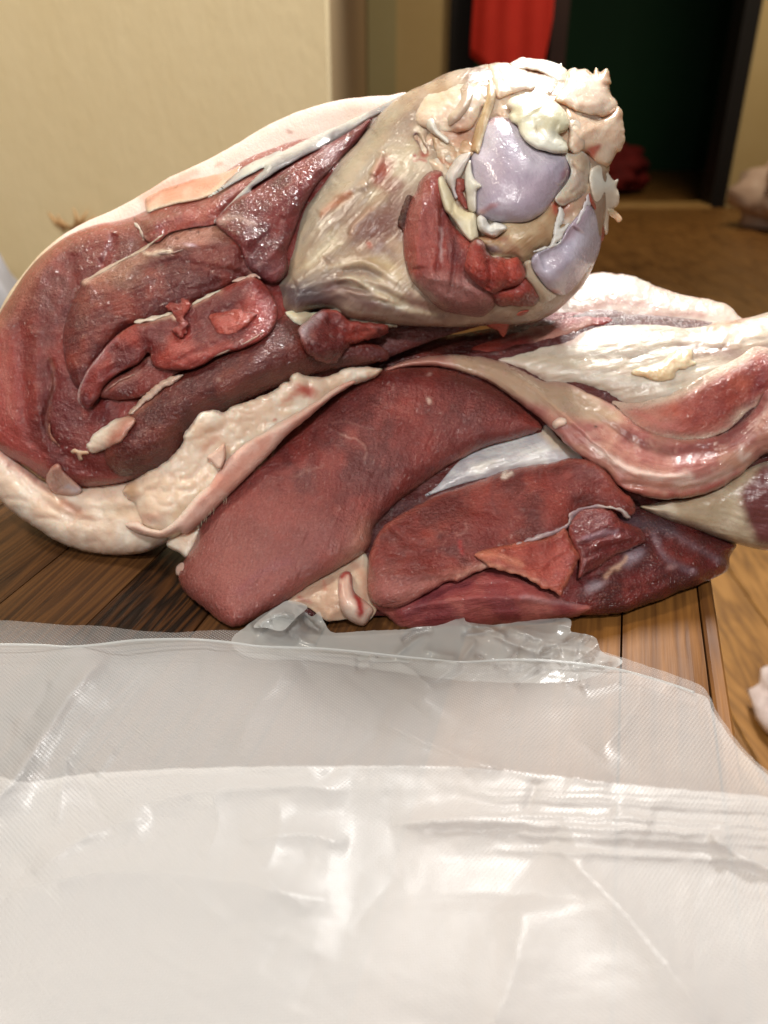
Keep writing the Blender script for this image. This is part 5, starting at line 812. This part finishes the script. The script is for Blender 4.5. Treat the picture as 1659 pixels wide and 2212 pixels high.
def film(name, outline, mat, z0, ridges=(), wr=.0015, step=4, parent=None, slope=None, rag=0, seed=1, dotang=4):
    poly = crv(outline, 6)
    lo = poly.min(0) - 2 * step; hi = poly.max(0) + 2 * step
    u, v = np.meshgrid(np.arange(lo[0], hi[0], step), np.arange(lo[1], hi[1], step)); s = sdf(u, v, poly)
    if rag: s = s + rag * fbm(u / 18, v / 18, seed, 3)
    cell = (s[:-1, :-1] + s[1:, :-1] + s[:-1, 1:] + s[1:, 1:]) > 0
    use = np.zeros(s.shape, int)
    for a, b in ((0, 0), (0, 1), (1, 0), (1, 1)): use[a:a + cell.shape[0], b:b + cell.shape[1]] += cell
    bnd = (use > 0) & (use < 4); gy, gx = np.gradient(s, step); g2 = np.maximum(gx * gx + gy * gy, .2)
    u = np.where(bnd, u - np.clip(s * gx / g2, -1.3 * step, 1.3 * step), u); v = np.where(bnd, v - np.clip(s * gy / g2, -1.3 * step, 1.3 * step), v)
    on_ = use > 0; n = on_.sum(); idx = -np.ones(s.shape, int); idx[on_] = np.arange(n); U, V = u[on_], v[on_]
    z = z0 + (slope(U, V) if slope else 0) + wr * (1 - .6 * sm((V - 1780) / 200)) * (fbm(U / 190 + .3 * fbm(U / 120, V / 120, seed + 5, 2), V / 120, seed, 3) + .12 * fbm(U / 60, V / 40, seed + 7, 3))
    for pts, wd, ht in ridges:
        d, t = segdist(U + 4 * fbm(U / 40, V / 40, seed + 2, 2), V + 4 * fbm(U / 40, V / 40, seed + 3, 2), crv(pts, 5, False), False)
        z = z + ht * np.exp(-(np.sqrt(d * d + 9) - 3) / wd) * sm(np.minimum(t, 1 - t) * 4 + .05)
    P = on_plane(U, V, np.maximum(z, .0012))
    jj, ii = np.nonzero(cell); q = np.stack([idx[jj, ii], idx[jj + 1, ii], idx[jj + 1, ii + 1], idx[jj, ii + 1]], 1)
    a = R(dotang); G = on_plane(U, V, 0.0); gx_, gy_ = G[:, 0] / .00019, G[:, 1] / .00019      # sheet coordinates in the table plane
    uv = np.stack([gx_ * math.cos(a) + gy_ * math.sin(a), -gx_ * math.sin(a) + gy_ * math.cos(a)], 1)
    o = mesh_obj(name, P, q, mat, parent, True, None, uv); return o

fr_ = empty('plastic_bag', tuple(on_plane(830., 1800., .002)), 'embossed clear vacuum bag lying flat in the foreground in front of the meat', 'plastic bag')
TOP = [(-120, 1335), (0, 1340), (60, 1343), (130, 1350), (210, 1352), (300, 1362), (380, 1366), (470, 1361), (560, 1365), (650, 1369), (720, 1373), (800, 1370), (860, 1367), (920, 1360), (985, 1352), (1040, 1358), (1130, 1372), (1240, 1390), (1330, 1416), (1430, 1449), (1512, 1480)]
SIDE = [(1532, 1502), (1546, 1531), (1572, 1572), (1602, 1612), (1640, 1650), (1700, 1690), (1850, 1760), (1900, 2400), (830, 2420), (-220, 2400)]
rg = [([(240, 1760), (400, 1715), (640, 1700), (760, 1712)], 30, .002), ([(60, 1890), (200, 1800), (330, 1760)], 40, .003), ([(520, 1820), (640, 1800), (760, 1825)], 26, .002), ([(-60, 1800), (60, 1640), (150, 1500), (240, 1410)], 55, .010), ([(820, 1560), (900, 1595), (1010, 1640), (1090, 1665)], 16, .003),
      ([(300, 1662), (700, 1655), (1000, 1658), (1300, 1690), (1850, 1745)], 46, .006), ([(840, 1785), (1000, 1772), (1300, 1790), (1850, 1815)], 26, .005),
      ([(1180, 1815), (1300, 1920), (1420, 2060), (1580, 2260)], 80, .005), ([(1530, 1800), (1600, 1850), (1740, 1910)], 16, .004),
      ([(440, 1860), (470, 1780), (455, 1700)], 24, .0008), ([(570, 1880), (605, 1800), (600, 1720)], 24, .0009), ([(900, 1540), (960, 1460), (1060, 1400)], 60, .004), ([(1280, 1640), (1370, 1530), (1390, 1420)], 70, .005),
      ([(640, 1420), (720, 1520), (860, 1600)], 70, -.003), ([(-100, 1960), (300, 1880), (760, 1960)], 120, .005), ([(1050, 2260), (1120, 2060), (1130, 1930)], 110, .003), ([(500, 1640), (560, 1520), (640, 1420)], 60, .003)]
sl = lambda U, V: .002 + .010 * sm((V - 1370) / 330) + .006 * sm((V - 1700) / 500)
rnc = random.Random(4)
for _ in range(46):                      # small creases all over the bag, more along its far edge
    y = 1375 + 760 * rnc.random() ** 1.6; x = rnc.uniform(-50, 1720); a = rnc.choice((rnc.gauss(.05, .2), rnc.gauss(-1.0, .25), rnc.gauss(.7, .3))); l = rnc.uniform(60, 260)
    rg.append(([(x - l * math.cos(a) / 2, y - l * math.sin(a) / 2), (x + rnc.uniform(-8, 8), y + rnc.uniform(-8, 8)), (x + l * math.cos(a) / 2, y + l * math.sin(a) / 2)], rnc.uniform(10, 34), rnc.choice((-1, 1, 1)) * rnc.uniform(.0005, .0018) * (1.0 if y < 1820 else .3)))
for y0_ in (1698, 1712, 1724, 1740, 1756, 1798, 1832):      # parallel pleats across the right half
    x0_ = rnc.uniform(880, 1060); rg.append(([(x0_, y0_ + 4), (1250, y0_ + 10), (1500, y0_ + 22), (1850, y0_ + 40)], rnc.uniform(5, 9), rnc.uniform(.0010, .0018)))
for _ in range(26):
    x = rnc.uniform(780, 1330); y = 1395 + .08 * (x - 780) + rnc.uniform(-25, 60); l = rnc.uniform(30, 110); a = rnc.uniform(-.5, .6)
    rg.append(([(x - l * math.cos(a) / 2, y - l * math.sin(a) / 2), (x, y + rnc.uniform(-5, 5)), (x + l * math.cos(a) / 2, y + l * math.sin(a) / 2)], rnc.uniform(5, 12), rnc.choice((-1, 1)) * rnc.uniform(.001, .003)))
film('back_film', TOP + SIDE, M_FILM2, .004, [(a, b, c * .7) for a, b, c in rg], .0012, parent=fr_, slope=lambda U, V: .8 * sl(U, V) - .001, seed=3, rag=1.5)
SEAL = [(-120, 1392), (0, 1392), (80, 1393), (150, 1397), (215, 1392), (280, 1384), (350, 1381), (420, 1381), (500, 1388), (560, 1396), (640, 1399), (700, 1401), (780, 1408), (850, 1416), (930, 1424), (1000, 1430), (1100, 1425), (1200, 1428), (1330, 1445), (1440, 1475), (1500, 1496)]
film('front_film', SEAL + [(a - 6, b + 4) for a, b in SIDE], M_FILM, .007, rg, .0010, parent=fr_, slope=sl, seed=3, rag=1.5)
film('folded_film', [(-160, 1712), (60, 1690), (180, 1672), (300, 1664), (380, 1660), (540, 1656), (700, 1655), (850, 1655), (1000, 1658), (1150, 1671), (1300, 1689), (1500, 1708), (1700, 1726)] + [(1850, 1760), (1900, 2400), (830, 2420), (-220, 2400)], M_FILM4, .0085, rg, .0010, parent=fr_, slope=lambda U, V: sl(U, V) + .002 * sm((V - 1650) / 60), seed=3, rag=2)
sq = [tuple(on_plane(float(a), float(b), .0135)) for a, b in crv(SEAL, 4, False)]
v, f = tube(sq, .0006, 6), None
mesh_obj('seal_seam', np.array(v[0]), v[1], M_FILM3, fr_, True)

rn = random.Random(21)
def creases(n, x0, x1, y0, y1, L_, w, h):
    out = []
    for _ in range(n):
        x, y, a, l = rn.uniform(x0, x1), rn.uniform(y0, y1), rn.uniform(-.9, .9), rn.uniform(.4, 1) * L_
        out.append(([(x - l * math.cos(a) / 2, y - l * math.sin(a) * .5), (x + rn.uniform(-6, 6), y + rn.uniform(-6, 6)), (x + l * math.cos(a) / 2, y + l * math.sin(a) * .5)], rn.uniform(.5, 1) * w, rn.choice((-1, 1, 1)) * rn.uniform(.4, 1) * h))
    return out
cr = empty('plastic_sheet', tuple(on_plane(1100., 1390., .002)), 'crumpled clear plastic sheet tucked between the meat and the foreground bag', 'plastic sheet')
film('sheet', [(500, 1385), (528, 1356), (560, 1332), (598, 1310), (625, 1298), (650, 1313), (672, 1332), (690, 1321), (700, 1342), (722, 1366), (800, 1362), (870, 1360), (900, 1354), (950, 1350), (985, 1337), (1001, 1333), (1012, 1344), (1060, 1350), (1100, 1346), (1150, 1340), (1228, 1336), (1233, 1362), (1246, 1367), (1286, 1377), (1300, 1408), (1345, 1432), (1250, 1470), (1100, 1475), (950, 1465), (700, 1430), (540, 1420)], M_FILM3, .008,
     [([(990, 1340), (1060, 1370), (1180, 1420)], 12, .005), ([(1090, 1350), (1170, 1385), (1290, 1420)], 12, .005), ([(540, 1355), (600, 1330), (660, 1330)], 10, .008), ([(640, 1310), (665, 1345), (700, 1365)], 8, -.006), ([(600, 1312), (640, 1350)], 9, .005)] + creases(26, 880, 1320, 1350, 1440, 120, 9, .0045) + creases(8, 540, 720, 1320, 1390, 70, 8, .003), .002, step=2.5, parent=cr, rag=1.5, seed=9)
film('fold', [(548, 1352), (600, 1309), (627, 1297), (664, 1310), (640, 1334), (610, 1362), (575, 1356)], M_FILM3, .016, creases(4, 560, 650, 1310, 1350, 60, 8, .003), .001, step=2, parent=cr, seed=15)
